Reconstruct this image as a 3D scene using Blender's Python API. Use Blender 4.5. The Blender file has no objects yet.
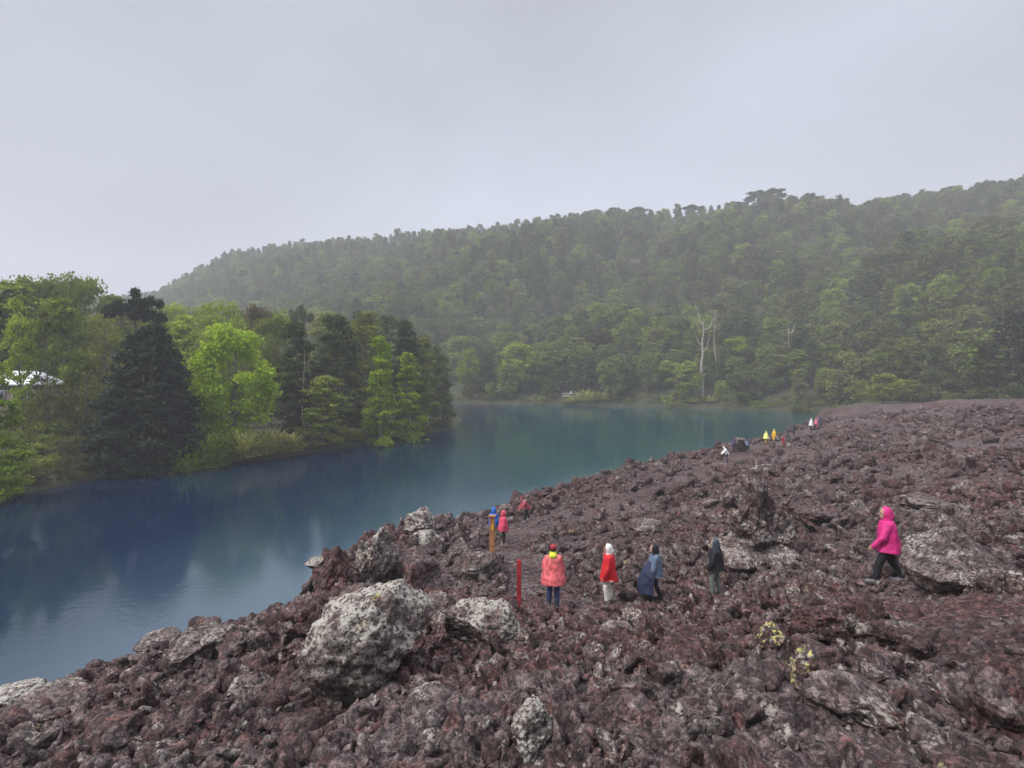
import bpy, bmesh, math, time
import numpy as np
from mathutils import Vector, Matrix

# ------------------------------------------------------------------ camera
F = 530.0                       # focal length in pixels of a 1024 px wide frame
PITCH = -math.atan(16 / F)
CAMZ = 12.0
scn = bpy.context.scene
cam = bpy.data.cameras.new("camera")
camo = bpy.data.objects.new("camera", cam)
scn.collection.objects.link(camo)
cam.sensor_width = 36
cam.lens = 36 * F / 1024
cam.clip_start = 0.1
cam.clip_end = 6000
camo.location = (0, 0, CAMZ)
camo.rotation_euler = (math.radians(90) + PITCH, 0, 0)
scn.camera = camo

# ------------------------------------------------------------------ sky, sun, exposure
SUN_EL, SUN_ROT = math.radians(48), math.radians(248)
w = bpy.data.worlds.new("World"); scn.world = w; w.use_nodes = True
nt = w.node_tree; nt.nodes.clear()
N = nt.nodes.new; L = nt.links.new
out = N('ShaderNodeOutputWorld'); bg = N('ShaderNodeBackground'); L(bg.outputs[0], out.inputs[0])
sky = N('ShaderNodeTexSky'); sky.sky_type = 'NISHITA'; sky.sun_disc = False
sky.sun_elevation = SUN_EL; sky.sun_rotation = SUN_ROT; sky.air_density = 2; sky.dust_density = 6
geo = N('ShaderNodeTexCoord'); sep = N('ShaderNodeSeparateXYZ'); L(geo.outputs['Generated'], sep.inputs[0])
mp = N('ShaderNodeMapping'); mp.inputs['Scale'].default_value = (1, 1, 2.2); L(geo.outputs['Generated'], mp.inputs[0])
no = N('ShaderNodeTexNoise'); no.inputs['Scale'].default_value = 1.3; no.inputs['Detail'].default_value = 6
no.inputs['Roughness'].default_value = .45; L(mp.outputs[0], no.inputs[0])
ramp = N('ShaderNodeValToRGB'); L(sep.outputs[2], ramp.inputs[0])
cr = ramp.color_ramp
cr.elements[0].position = 0.0; cr.elements[0].color = (5.4, 5.8, 7.1, 1)
cr.elements[1].position = 1.0; cr.elements[1].color = (25, 25, 26.5, 1)
for p, c in ((0.2, (4.8, 5.1, 6.2, 1)), (0.62, (4.5, 4.75, 5.5, 1)), (0.8, (10.0, 10.3, 11.2, 1))):
    e = cr.elements.new(p); e.color = c
mr = N('ShaderNodeMapRange'); mr.inputs[1].default_value = .3; mr.inputs[2].default_value = .7
mr.inputs[3].default_value = .72; mr.inputs[4].default_value = 1.17; L(no.outputs[0], mr.inputs[0])
mul = N('ShaderNodeVectorMath'); mul.operation = 'SCALE'; L(ramp.outputs[0], mul.inputs[0]); L(mr.outputs[0], mul.inputs['Scale'])
mix = N('ShaderNodeMix'); mix.data_type = 'RGBA'; mix.inputs[0].default_value = .92
L(sky.outputs[0], mix.inputs[6]); L(mul.outputs[0], mix.inputs[7]); L(mix.outputs[2], bg.inputs[0])
bg.inputs[1].default_value = 0.06
sl = bpy.data.lights.new("sun", 'SUN'); sl.energy = 1.5; sl.angle = math.radians(14); sl.color = (1, .96, .9)
so = bpy.data.objects.new("sun", sl); scn.collection.objects.link(so)
so.rotation_euler = (math.radians(90) - SUN_EL, 0, math.radians(180) - SUN_ROT)
scn.view_settings.view_transform = 'Standard'; scn.view_settings.look = 'None'
scn.view_settings.gamma = 1; scn.view_settings.exposure = 1.12
scn.cycles.volume_bounces = 1
scn.cycles.max_bounces = 6; scn.cycles.diffuse_bounces = 3; scn.cycles.glossy_bounces = 2
scn.cycles.transmission_bounces = 3; scn.cycles.transparent_max_bounces = 4

HAZE_DENSITY = 0.0009
scn.cycles.use_denoising = True
scn.cycles.use_adaptive_sampling = False

# ------------------------------------------------------------------ helpers
COL = scn.collection
rng = np.random.default_rng(7)

def link_mesh(name, me, parent=None, mats=None):
    o = bpy.data.objects.new(name, me)
    COL.objects.link(o)
    if parent is not None: o.parent = parent
    if mats:
        for m in (mats if isinstance(mats, (list, tuple)) else [mats]): me.materials.append(m)
    return o

def tag(o, label=None, cat=None, group=None, kind=None):
    if label: o['label'] = label
    if cat: o['category'] = cat
    if group: o['group'] = group
    if kind: o['kind'] = kind
    return o

def empty(name, loc, rz=0.0):
    o = bpy.data.objects.new(name, None); COL.objects.link(o)
    o.location = loc; o.rotation_euler = (0, 0, rz); o.empty_display_size = .2
    return o

def np_mesh(name, v, f, smooth=False, k=None):
    """v (n,3) float, f (m,k) int"""
    me = bpy.data.meshes.new(name)
    v = np.asarray(v, dtype=np.float32); f = np.asarray(f, dtype=np.int32)
    k = f.shape[1]
    me.vertices.add(len(v)); me.vertices.foreach_set('co', v.ravel())
    me.loops.add(f.size); me.loops.foreach_set('vertex_index', f.ravel())
    me.polygons.add(len(f)); me.polygons.foreach_set('loop_start', np.arange(0, f.size, k, dtype=np.int32))
    me.polygons.foreach_set('loop_total', np.full(len(f), k, dtype=np.int32))
    if smooth: me.polygons.foreach_set('use_smooth', np.ones(len(f), dtype=bool))
    me.update(calc_edges=True)
    return me

def ray(px, py):
    u = (px - 512) / F; v = (py - 384) / F
    c, s = math.cos(PITCH), math.sin(PITCH)
    d = np.array([u, c + v * s, s - v * c])
    return d / d[1]

def P(px, py, D):
    return np.array([0, 0, CAMZ]) + ray(px, py) * D

# ------------------------------------------------------------------ numpy noise
def _h(ix, iy, seed):
    a = (ix.astype(np.int64) * 374761393 + iy.astype(np.int64) * 668265263 + seed * 974711) & 0xffffffff
    a = ((a ^ (a >> 13)) * 1274126177) & 0xffffffff
    a = ((a ^ (a >> 16)) * 2246822519) & 0xffffffff
    return ((a ^ (a >> 15)) & 0xffffff) / float(0xffffff)

def vnoise(x, y, seed=0):
    ix = np.floor(x); iy = np.floor(y); fx = x - ix; fy = y - iy
    fx = fx * fx * fx * (fx * (fx * 6 - 15) + 10); fy = fy * fy * fy * (fy * (fy * 6 - 15) + 10)
    ix = ix.astype(np.int64); iy = iy.astype(np.int64)
    a = _h(ix, iy, seed); b = _h(ix + 1, iy, seed); c = _h(ix, iy + 1, seed); d = _h(ix + 1, iy + 1, seed)
    return (a + (b - a) * fx + (c - a) * fy + (a - b - c + d) * fx * fy) * 2 - 1

def fbm(x, y, seed=0, oct=4, gain=.5):
    s = 0; a = 1; t = 0
    for i in range(oct):
        s = s + a * vnoise(x * 2 ** i + i * 17.3, y * 2 ** i - i * 9.1, seed + i); t += a; a *= gain
    return s / t

def bumps(x, y, S, seed, squash=.5):
    """discrete stone shaped domes of size S, returned as heights 0..1"""
    X = x / S; Y = y / S
    X = X + .25 * vnoise(X * 2.1, Y * 2.1, seed + 5); Y = Y + .25 * vnoise(X * 2.1 + 9, Y * 2.1 + 4, seed + 6)
    ix = np.floor(X).astype(np.int64); iy = np.floor(Y).astype(np.int64)
    best = np.zeros_like(X)
    for dx in (-1, 0, 1):
        for dy in (-1, 0, 1):
            cx = ix + dx; cy = iy + dy
            px = cx + _h(cx, cy, seed); py = cy + _h(cx, cy, seed + 1)
            r = .3 + .5 * _h(cx, cy, seed + 2)
            ang = _h(cx, cy, seed + 3) * 3.14; el = .65 + .35 * _h(cx, cy, seed + 4)
            ux = (X - px) * np.cos(ang) + (Y - py) * np.sin(ang); uy = -(X - px) * np.sin(ang) + (Y - py) * np.cos(ang)
            d = (np.abs(ux / r) ** 2.6 + np.abs(uy / (el * r)) ** 2.6) ** (1 / 2.6)
            ta = (_h(cx, cy, seed + 8) - .5) * 1.3; tb = (_h(cx, cy, seed + 9) - .5) * 1.3
            topz = .75 + ta * ux / r + tb * uy / r
            hgt = np.minimum(topz, np.minimum((1 - d) * 2.4, .8 * topz + (1 - d) * .6)) * (r / .8) * (.5 + .5 * _h(cx, cy, seed + 7))
            best = np.maximum(best, hgt)
    return best

# ------------------------------------------------------------------ terrain heights
ctrl = [(0,768,7.5),(256,768,6),(512,768,5),(768,768,4.2),(1024,768,3.6),
 (0,700,10.6),(100,662,13),(256,690,8.5),(512,690,7),(768,690,6),(1024,690,5),
 (185,632,15),(350,650,10.6),(512,640,10),(700,640,8.6),(900,640,7),(1024,640,6.2),
 (300,602,18),(400,600,14.5),(552,605,14.6),(650,600,14.3),(715,590,14.8),(800,585,12.6),(885,584,10.8),(1024,580,8.6),
 (345,560,21),(440,553,21),(500,550,23.5),(600,548,22),(650,540,23),(760,545,20),(900,530,17),(1024,520,13.5),
 (415,524,28.5),(470,515,33),(520,525,30),(600,500,35),(700,500,33),(780,495,31),(900,490,28),(1024,480,22),
 (500,507,36),(570,485,43),(640,463,52),(750,460,50),(900,450,46),(1024,440,40),
 (740,442,66),(850,435,66),(940,425,62),(1024,415,58),
 (830,419,84),(900,409,84),(960,402,80),(1024,400,74)]
pts = np.array([P(*c) for c in ctrl])
extra = np.array([(0,0,10.3),(-6,-6,10),(6,-6,11),(-14,0,7),(14,0,11.5),(0,-20,11),(-20,-20,7),(20,-20,13),(30,10,13),(60,30,11),(100,60,9),
                  (60,120,5),(110,130,6),(90,105,6.5)])
pts = np.vstack([pts, extra])
def tps_fit(p, lam):
    n = len(p); d = np.hypot(p[:, None, 0] - p[None, :, 0], p[:, None, 1] - p[None, :, 1])
    K = np.where(d > 0, d * d * np.log(d + 1e-9), 0) + lam * np.eye(n)
    A = np.zeros((n + 3, n + 3)); A[:n, :n] = K; A[:n, n] = 1; A[:n, n + 1:] = p[:, :2]; A[n, :n] = 1; A[n + 1:, :n] = p[:, :2].T
    return np.linalg.solve(A, np.concatenate([p[:, 2], [0, 0, 0]]))
W = tps_fit(pts, .8)
def tps(x, y):
    s = W[-3] + W[-2] * x + W[-1] * y
    for i, p in enumerate(pts):
        d2 = (x - p[0]) ** 2 + (y - p[1]) ** 2 + 1e-9
        s = s + W[i] * .5 * d2 * np.log(d2)
    return s

def seg_dist(x, y, poly, closed=False):
    """distance and side (+ = left of direction of travel) to a polyline"""
    best = np.full(np.shape(x), 1e18); side = np.zeros(np.shape(x))
    q = list(poly) + ([poly[0]] if closed else [])
    for (ax, ay), (bx, by) in zip(q[:-1], q[1:]):
        dx, dy = bx - ax, by - ay; l2 = dx * dx + dy * dy
        t = np.clip(((x - ax) * dx + (y - ay) * dy) / l2, 0, 1)
        ex = x - ax - t * dx; ey = y - ay - t * dy; d2 = ex * ex + ey * ey
        cr_ = dx * (y - ay) - dy * (x - ax)
        m = d2 < best - 1e-9
        best = np.where(m, d2, best); side = np.where(m, np.sign(cr_), side)
    return np.sqrt(best), side

edge_px = [(0,700,10.6),(100,662,13),(185,632,15),(300,602,18),(345,556,22),(415,522,28.5),(470,513,33.5),(500,505,36.5),(570,483,44),(640,462,53),(740,440,68),(830,417,88)]
EDGE = [(-60,-60),(-24,-20),(-15,0)] + [tuple(P(*e)[:2]) for e in edge_px] + [(60,101),(80,122),(100,150)]
def pip(x, y, poly):
    ins = np.zeros(np.shape(x), bool); j = len(poly) - 1
    for i in range(len(poly)):
        xi, yi = poly[i]; xj, yj = poly[j]
        c = ((yi > y) != (yj > y)) & (x < (xj - xi) * (y - yi) / (yj - yi + 1e-12) + xi)
        ins ^= c; j = i
    return ins
PATH = [tuple(P(a, b, D)[:2]) for a, b, D in ((1100,700,4.6),(1010,640,6.3),(940,600,8.9),(885,583,10.8),(800,592,12.4),(715,592,14.6),(650,602,14.3),(552,606,14.5),(530,570,19),(505,545,24),(530,530,29),(600,512,33),(680,480,42),(727,461,51),(773,444,64),(812,431,74))]
PATH2 = [tuple(P(a, b, D)[:2]) for a, b, D in ((1060,560,9),(980,520,14.5),(880,496,25),(800,470,40),(770,450,56))]

def sstep(a, b, x):
    t = np.clip((x - a) / (b - a), 0, 1); return t * t * (3 - 2 * t)

def lava_base(x, y):
    r = np.hypot(x, y)
    k = np.minimum(1, 125 / np.maximum(r, 1e-6))
    z = tps(x * k, y * k)
    z = z * (1 - sstep(110, 150, r)) + 5.0 * sstep(110, 150, r)
    d, s = seg_dist(x, y, EDGE)
    sd = d * s + 0.8 * fbm(x * .45, y * .45, 31, 3) * np.clip(r / 20, .4, 1.6)      # + = lakeward
    drop = np.where(sd > 0, 1.15 * sd, 0)
    z = np.maximum(np.where(sd > 0, z - drop, z), -4)
    return z, sd

ZONES = [(*P(a, b, D)[:2], r) for a, b, D, r in ((170, 700, 10, 1.7), (60, 740, 8.3, 1.0), (480, 690, 7.6, 1.1), (330, 715, 7.9, .9), (600, 625, 11.5, 1.2), (440, 575, 17.5, 2.0), (930, 600, 8.5, 1.0), (800, 615, 10, .9), (900, 720, 4.8, .6), (960, 470, 28, 4), (690, 610, 12, 1.0), (620, 545, 23, 2.2))]
def smooth_zone(x, y):
    m = 0
    for zx, zy, r in ZONES: m = np.maximum(m, np.exp(-(((x - zx) / r) ** 2 + ((y - zy) / (r * .8)) ** 2) ** 1.3))
    return m
def path_mask(x, y):
    d1, _ = seg_dist(x, y, PATH); d2, _ = seg_dist(x, y, PATH2)
    a = 1 - sstep(.6, 1.35, d1 + .3 * vnoise(x * 1.3, y * 1.3, 77))
    b = (1 - sstep(.4, 1.6, d2 + .5 * vnoise(x * .8, y * .8, 78))) * .4
    return np.maximum(a, b)

def lava_z(x, y, fine=True):
    z, sd = lava_base(x, y)
    r = np.hypot(x, y)
    m = (1 - .9 * path_mask(x, y)) * (1 - .45 * sstep(-3, -.5, sd))
    m = m * (1 - .72 * smooth_zone(x, y))
    patch = .55 + .45 * sstep(-.25, .35, fbm(x * .16, y * .16, 3, 3))
    red = sstep(.0, .5, fbm(x * .25 + 40, y * .25, 9, 2))         # finer scoria patches
    q = m * patch * (1 - .7 * red)
    fade = sstep(0, 3.5, r)
    z = z + fade * (-.06 + .3 * fbm(x * .22, y * .22, 11, 3) * (1 - .5 * sstep(60, 100, r)) + .22 * (1 - 2 * np.abs(fbm(x * .9, y * .9, 12, 4))) * q - .12)
    for S, A, sd_ in ((2.3, .24, 101), (1.15, .20, 102), (.52, .24, 103), (.25, .20, 104), (.12, .11, 105)):
        wgt = sstep(S * 70, S * 190, r); amp = A * (1 - wgt)
        qq = q if S > .3 else (.5 + .5 * q)
        if S < .2 and not fine: continue
        z = z + amp * qq * (bumps(x, y, S, sd_) - .40) * fade
    z = z + q * (.13 * (.5 - np.abs(fbm(x * 2.1, y * 2.1, 52, 3))) + .07 * (.5 - np.abs(fbm(x * 5.3, y * 5.3, 53, 2))) * (1 - sstep(20, 50, r))) * fade + .025 * fbm(x * 12, y * 12, 51, 2) * (1 - sstep(8, 20, r))
    return z

HEAD = [tuple(P(a, b, D)[:2]) for a, b, D in ((-260,560,36),(-100,520,43),(0,500,48),(100,478,58),(170,470,62),(240,463,67),(300,455,73),(380,442,86),(430,434,97),(456,428,106))] \
     + [(-12.0,124),(-19,146),(-30,166),(-60,178),(-700,300),(-700,20),(-120,6)]
def head_z(x, y):
    d, _ = seg_dist(x, y, HEAD, True)
    ins = pip(x, y, HEAD)
    sd = np.where(ins, d, -d) + 1.1 * fbm(x * .2, y * .2, 61, 3)
    z = np.where(sd > 0, np.minimum(sd * .7, .7) + .055 * np.clip(sd, 0, 400), np.maximum(sd * .8, -4))
    return np.minimum(z, 14) + np.where(sd > 2, .4 * fbm(x * .15, y * .15, 62, 2), 0)

hp = np.array([-400, -150, 0, 150, 190, 235, 300, 400, 480, 560, 640, 760, 850, 900, 1024, 1300, 1800])
hy = np.array([330, 322, 314, 301, 281, 257, 250, 241, 236, 226, 220, 214, 217, 207, 192, 170, 160])
hD = np.array([560, 560, 545, 520, 510, 500, 480, 450, 430, 415, 400, 380, 370, 360, 335, 300, 280])
hs = np.array([184, 184, 184, 184, 184, 184, 184, 184, 178, 172, 164, 150, 138, 124, 108, 98, 92])
def hill_z(x, y):
    yy = np.maximum(y, 30)
    px = np.clip(512 + F * x / yy, -400, 1800)
    ypx = np.interp(px, hp, hy); Dr = np.interp(px, hp, hD); Ds = np.interp(px, hp, hs)
    hr = 12 + (368 - ypx) * Dr / F
    t = (y - Ds) / (Dr - Ds)
    # a lower valley between the near spur on the right and the far ridge on the left
    up = .5 + (hr - .5) * np.clip(t, 0, 1) ** (1.0 + .35 * sstep(560, 330, px))
    down = hr - .45 * (y - Dr)
    z = np.where(t < 0, np.maximum(.5 + (y - Ds) * .6, -4), np.where(t < 1, up, np.maximum(down, 20)))
    bump = fbm(x * .012, y * .012, 71, 4)
    spur = sstep(.06, .3, t) * (1 - sstep(.8, 1.0, t))
    z = z + np.where(t > 0, spur * 22 * bump, 0)
    # spur running down to the shore
    rd = np.abs(px - (470 + 260 * np.clip(t, 0, 1)))
    z = z - spur * 14 * np.exp(-(rd / 55) ** 2)
    z = np.where(y < 30, -4, z)
    return np.minimum(z, 175)

def ground_z(x, y):
    r = np.hypot(x, y)
    lz, sd = lava_base(x, y)
    lz = lz - .9
    lake = pip(x, y, LAKE)
    z = np.maximum(np.maximum(lz, head_z(x, y)), hill_z(x, y))
    return z
LAKE = []

def hit(px, py, fn=None, d0=2.0, d1=120.0):
    """where the view ray through a pixel meets the lava surface"""
    fn = fn or lava_z
    d = ray(px, py); D = np.exp(np.linspace(math.log(d0), math.log(d1), 1400))
    x = d[0] * D; y = D; z = CAMZ + d[2] * D
    g = fn(x, y); i = np.argmax(g > z)
    if not (g > z).any(): i = len(D) - 1
    return np.array([x[i], y[i], g[i]])

def zat(x, y):
    return float(lava_z(np.array([float(x)]), np.array([float(y)]))[0])

# ------------------------------------------------------------------ materials
def new_mat(name):
    m = bpy.data.materials.new(name); m.use_nodes = True
    nt = m.node_tree; b = nt.nodes['Principled BSDF']
    return m, nt, b

def nz(nt, src, scale, detail=3, rough=.55, dist=0):
    n = nt.nodes.new('ShaderNodeTexNoise'); n.inputs['Scale'].default_value = scale; n.inputs['Detail'].default_value = detail
    n.inputs['Roughness'].default_value = rough; n.inputs['Distortion'].default_value = dist
    nt.links.new(src, n.inputs['Vector']); return n.outputs[0]
def rampf(nt, src, a, b, c=0., d=1.):
    n = nt.nodes.new('ShaderNodeMapRange'); n.interpolation_type = 'SMOOTHSTEP'
    for i, v in enumerate((a, b, c, d)): n.inputs[i + 1].default_value = v
    nt.links.new(src, n.inputs[0]); return n.outputs[0]
def mixc(nt, f, a, b):
    n = nt.nodes.new('ShaderNodeMix'); n.data_type = 'RGBA'
    for s, i in ((f, 0), (a, 6), (b, 7)):
        if isinstance(s, (int, float)): n.inputs[i].default_value = s
        elif isinstance(s, tuple): n.inputs[i].default_value = (*s, 1)
        else: nt.links.new(s, n.inputs[i])
    return n.outputs[2]
def mth(nt, op, a, b=None):
    n = nt.nodes.new('ShaderNodeMath'); n.operation = op
    for i, s in enumerate((a, b)):
        if s is None: continue
        if isinstance(s, (int, float)): n.inputs[i].default_value = s
        else: nt.links.new(s, n.inputs[i])
    return n.outputs[0]
def scalec(nt, c, f):
    n = nt.nodes.new('ShaderNodeVectorMath'); n.operation = 'SCALE'
    if isinstance(c, tuple): n.inputs[0].default_value = c
    else: nt.links.new(c, n.inputs[0])
    nt.links.new(f, n.inputs['Scale']); return n.outputs[0]

def rock_mat(name, lichen=0.0, yellow=0.0, grey=0.0, red=0.0, gain=1.0):
    m, nt, b = new_mat(name)
    g = nt.nodes.new('ShaderNodeNewGeometry'); pos = g.outputs['Position']; nrm = nt.nodes.new('ShaderNodeSeparateXYZ'); nt.links.new(g.outputs['Normal'], nrm.inputs[0])
    n0 = nz(nt, pos, .22, 3); n1 = nz(nt, pos, 1.1, 4, .6); n2 = nz(nt, pos, 5, 4, .65); n3 = nz(nt, pos, 26, 4, .7)
    vor = nt.nodes.new('ShaderNodeTexVoronoi'); vor.inputs['Scale'].default_value = 5.5; nt.links.new(pos, vor.inputs['Vector'])
    vor2 = nt.nodes.new('ShaderNodeTexVoronoi'); vor2.inputs['Scale'].default_value = 17; nt.links.new(pos, vor2.inputs['Vector'])
    vs = nt.nodes.new('ShaderNodeSeparateColor'); nt.links.new(vor.outputs['Color'], vs.inputs[0])
    vs2 = nt.nodes.new('ShaderNodeSeparateColor'); nt.links.new(vor2.outputs['Color'], vs2.inputs[0])
    base = mixc(nt, rampf(nt, n0, .42, .6), (.050 * gain, .029 * gain, .030 * gain), (.090 * gain, .065 * gain, .066 * gain))
    base = mixc(nt, mth(nt, 'MULTIPLY', rampf(nt, nz(nt, pos, .13, 3, .6), .48, .6), .75), base, (.076 * gain, .034 * gain, .033 * gain))
    base = mixc(nt, mth(nt, 'MULTIPLY', rampf(nt, n1, .5, .68), .8), base, (.075 * gain, .037 * gain, .034 * gain))
    base = mixc(nt, mth(nt, 'MULTIPLY', rampf(nt, vs.outputs[0], .55, 1), .6), base, (.155 * gain, .128 * gain, .125 * gain))
    base = mixc(nt, mth(nt, 'MULTIPLY', rampf(nt, vs.outputs[1], .86, .94), .5 + red), base, (.11 * gain, .048 * gain, .042 * gain))
    if grey: base = mixc(nt, grey, base, (.15, .125, .115))
    br = mth(nt, 'MULTIPLY', rampf(nt, n2, .3, .7, .5, 1.5), rampf(nt, vs2.outputs[2], 0, 1, .45, 1.55))
    br = mth(nt, 'MULTIPLY', br, rampf(nt, n3, .3, .7, .55, 1.45))
    n5 = nz(nt, pos, 70, 2, .6); br = mth(nt, 'MULTIPLY', br, rampf(nt, n5, .3, .7, .7, 1.3))
    base = scalec(nt, base, br)
    # pale crustose lichen: speckle inside larger patches, mostly on upward faces
    up = rampf(nt, nrm.outputs[2], -.3, .7)
    L1 = nz(nt, pos, 1.7, 3, .6); L2 = nz(nt, pos, 13, 5, .72)
    thr = .60 - .22 * lichen
    mk = mth(nt, 'MULTIPLY', rampf(nt, L1, thr, thr + .1), rampf(nt, L2, .56 - .12 * lichen, .62 - .10 * lichen))
    mk = mth(nt, 'MULTIPLY', mk, mth(nt, 'MULTIPLY', up, .55 + .45 * lichen))
    base = mixc(nt, mk, base, (.44, .415, .37) if lichen else (.30, .27, .25))
    # yellow green lichen
    Y1 = nz(nt, pos, 1.1, 2, .5); Y2 = nz(nt, pos, 9, 4, .7)
    ty = .70 - .24 * yellow
    my = mth(nt, 'MULTIPLY', mth(nt, 'MULTIPLY', rampf(nt, Y1, ty, ty + .06), rampf(nt, Y2, .52, .58)), up)
    base = mixc(nt, my, base, (.56, .50, .17) if yellow else (.30, .27, .15))
    nt.links.new(base, b.inputs['Base Color']); b.inputs['Roughness'].default_value = .82
    b.inputs['Specular IOR Level'].default_value = .35
    hsum = mth(nt, 'ADD', mth(nt, 'MULTIPLY', n2, 1.0), mth(nt, 'MULTIPLY', n3, .5))
    hsum = mth(nt, 'ADD', hsum, mth(nt, 'MULTIPLY', vor2.outputs['Distance'], -.5))
    n4 = nz(nt, pos, 85, 2, .6); hsum = mth(nt, 'ADD', hsum, mth(nt, 'MULTIPLY', n4, .2))
    bp = nt.nodes.new('ShaderNodeBump'); bp.inputs['Strength'].default_value = 1.0; bp.inputs['Distance'].default_value = .045
    nt.links.new(hsum, bp.inputs['Height']); nt.links.new(bp.outputs[0], b.inputs['Normal'])
    return m
M_LAVA = rock_mat('lava')
M_ROCK = rock_mat('lava_rock', lichen=.15)
M_ROCKG = rock_mat('grey_lava_rock', lichen=.55, grey=.35)
M_PALE = rock_mat('lichen_rock', lichen=.98, yellow=.25, grey=.45)
M_YEL = rock_mat('yellow_lichen_rock', lichen=.5, yellow=1.5)
M_REDR = rock_mat('red_scoria_rock', red=.3, gain=1.15)

def leaf_mat(name, c1, c2, var=.35):
    m, nt, b = new_mat(name)
    oi = nt.nodes.new('ShaderNodeObjectInfo'); g = nt.nodes.new('ShaderNodeNewGeometry')
    n1 = nz(nt, g.outputs['Position'], .35, 3, .6); n2 = nz(nt, g.outputs['Position'], 2.3, 3, .6)
    f = mth(nt, 'ADD', rampf(nt, n1, .35, .65, 0, .6), rampf(nt, oi.outputs['Random'], 0, 1, 0, .4))
    c = mixc(nt, f, c1, c2)
    c = scalec(nt, c, mth(nt, 'MULTIPLY', rampf(nt, n2, .3, .7, 1 - var, 1 + var), rampf(nt, oi.outputs['Random'], 0, 1, .8, 1.2)))
    nt.links.new(c, b.inputs['Base Color']); b.inputs['Roughness'].default_value = .6
    b.inputs['Specular IOR Level'].default_value = .08
    tr = nt.nodes.new('ShaderNodeBsdfTranslucent'); nt.links.new(c, tr.inputs[0])
    ms = nt.nodes.new('ShaderNodeMixShader'); ms.inputs[0].default_value = .35
    o = nt.nodes['Material Output']; nt.links.new(b.outputs[0], ms.inputs[1]); nt.links.new(tr.outputs[0], ms.inputs[2]); nt.links.new(ms.outputs[0], o.inputs[0])
    return m
LEAF = {
 'lime': leaf_mat('lime_foliage', (0.238, 0.367, 0.022), (0.346, 0.454, 0.032)),
 'fresh': leaf_mat('fresh_foliage', (0.213, 0.312, 0.025), (0.325, 0.400, 0.044)),
 'mid': leaf_mat('mid_foliage', (0.163, 0.215, 0.033), (0.247, 0.286, 0.052)),
 'olive': leaf_mat('olive_foliage', (0.169, 0.213, 0.037), (0.263, 0.288, 0.062)),
 'dark': leaf_mat('dark_foliage', (0.065, 0.091, 0.029), (0.111, 0.137, 0.042)),
 'fir': leaf_mat('blackish_foliage', (.024, .034, .024), (.042, .054, .036)),
 'rust': leaf_mat('rusty_foliage', (.10, .085, .035), (.13, .11, .045)),
 'straw': leaf_mat('straw_foliage', (.34, .36, .08), (.52, .50, .18)),
 'dull': leaf_mat('brown_undergrowth', (.10, .105, .035), (.15, .145, .055)),
}
def plain_mat(name, c, rough=.7, var=.25, scale=6., spec=.4, bump=.0, metallic=0):
    m, nt, b = new_mat(name)
    t = nt.nodes.new('ShaderNodeTexCoord')
    n = nz(nt, t.outputs['Object'], scale, 4, .6)
    nt.links.new(scalec(nt, tuple(c), rampf(nt, n, .25, .75, 1 - var, 1 + var)), b.inputs['Base Color'])
    b.inputs['Roughness'].default_value = rough; b.inputs['Specular IOR Level'].default_value = spec; b.inputs['Metallic'].default_value = metallic
    if bump:
        bp = nt.nodes.new('ShaderNodeBump'); bp.inputs['Strength'].default_value = .6; bp.inputs['Distance'].default_value = bump
        nt.links.new(n, bp.inputs['Height']); nt.links.new(bp.outputs[0], b.inputs['Normal'])
    return m
M_BARK = plain_mat('bark', (.15, .13, .11), .9, .4, 3)
M_PALEBARK = plain_mat('bleached_wood', (.36, .34, .31), .85, .25, 3)
M_EARTH = plain_mat('earth', (.12, .10, .07), .95, .4, .3)

# forest floor: brown earth with grass; straw coloured bank
def soil_mat():
    m, nt, b = new_mat('forest_floor')
    g = nt.nodes.new('ShaderNodeNewGeometry'); p = g.outputs['Position']
    c = mixc(nt, rampf(nt, nz(nt, p, .15, 4), .4, .6), (.028, .042, .016), (.05, .052, .024))
    c = mixc(nt, rampf(nt, nz(nt, p, 2.2, 4), .5, .65), c, (.085, .062, .04))
    nt.links.new(c, b.inputs['Base Color']); b.inputs['Roughness'].default_value = .95
    return m
M_SOIL = soil_mat()

# ------------------------------------------------------------------ ground (one sheet), lava field, water
def polar(name, az0, az1, naz, r0, r1, nr, fn, mats, closed=False, warm=1.0):
    az = np.radians(np.linspace(az0, az1, naz, endpoint=not closed))
    t = np.linspace(0, 1, nr); r = r0 * (r1 / r0) ** t
    A, R = np.meshgrid(az, r); X = np.sin(A) * R; Y = np.cos(A) * R
    Z = fn(X.ravel(), Y.ravel())
    v = np.column_stack([X.ravel(), Y.ravel(), Z])
    i = np.arange(nr - 1)[:, None] * naz; j = np.arange(naz if closed else naz - 1)[None, :]; j2 = (j + 1) % naz
    f = np.stack([i + j, i + naz + j, i + naz + j2, i + j2], -1).reshape(-1, 4)
    if closed:
        c = len(v); v = np.vstack([v, [[0, 0, v[:naz, 2].mean()]]])
    f = f[:, ::-1]
    me = np_mesh(name, v, f, smooth='lava' not in name)
    return link_mesh(name, me, None, mats)

def ground_fn(x, y):
    return ground_z(x, y)
g = polar('ground', -180, 180, 720, 1.0, 930, 420, ground_fn, M_SOIL, closed=True)
tag(g, 'earth and forest floor under the hills and around the lake', 'ground', kind='structure')

def lava_fn(x, y):
    z = lava_z(x, y); r = np.hypot(x, y)
    return z - 3.0 * sstep(112, 128, r)
lv = polar('lava_field', -62, 60, 1250, 1.0, 128, 1300, lava_fn, M_LAVA)
tag(lv, 'rough ground of dark purple brown broken lava', 'ground', kind='structure')
# plain rear half of the same field behind the photographer, a little coarser
lv2 = polar('lava_field', 60, 298, 260, 1.0, 128, 160, lambda x, y: lava_fn(x, y), M_LAVA)
tag(lv2, 'rough lava ground behind the viewpoint', 'ground', kind='structure')

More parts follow.
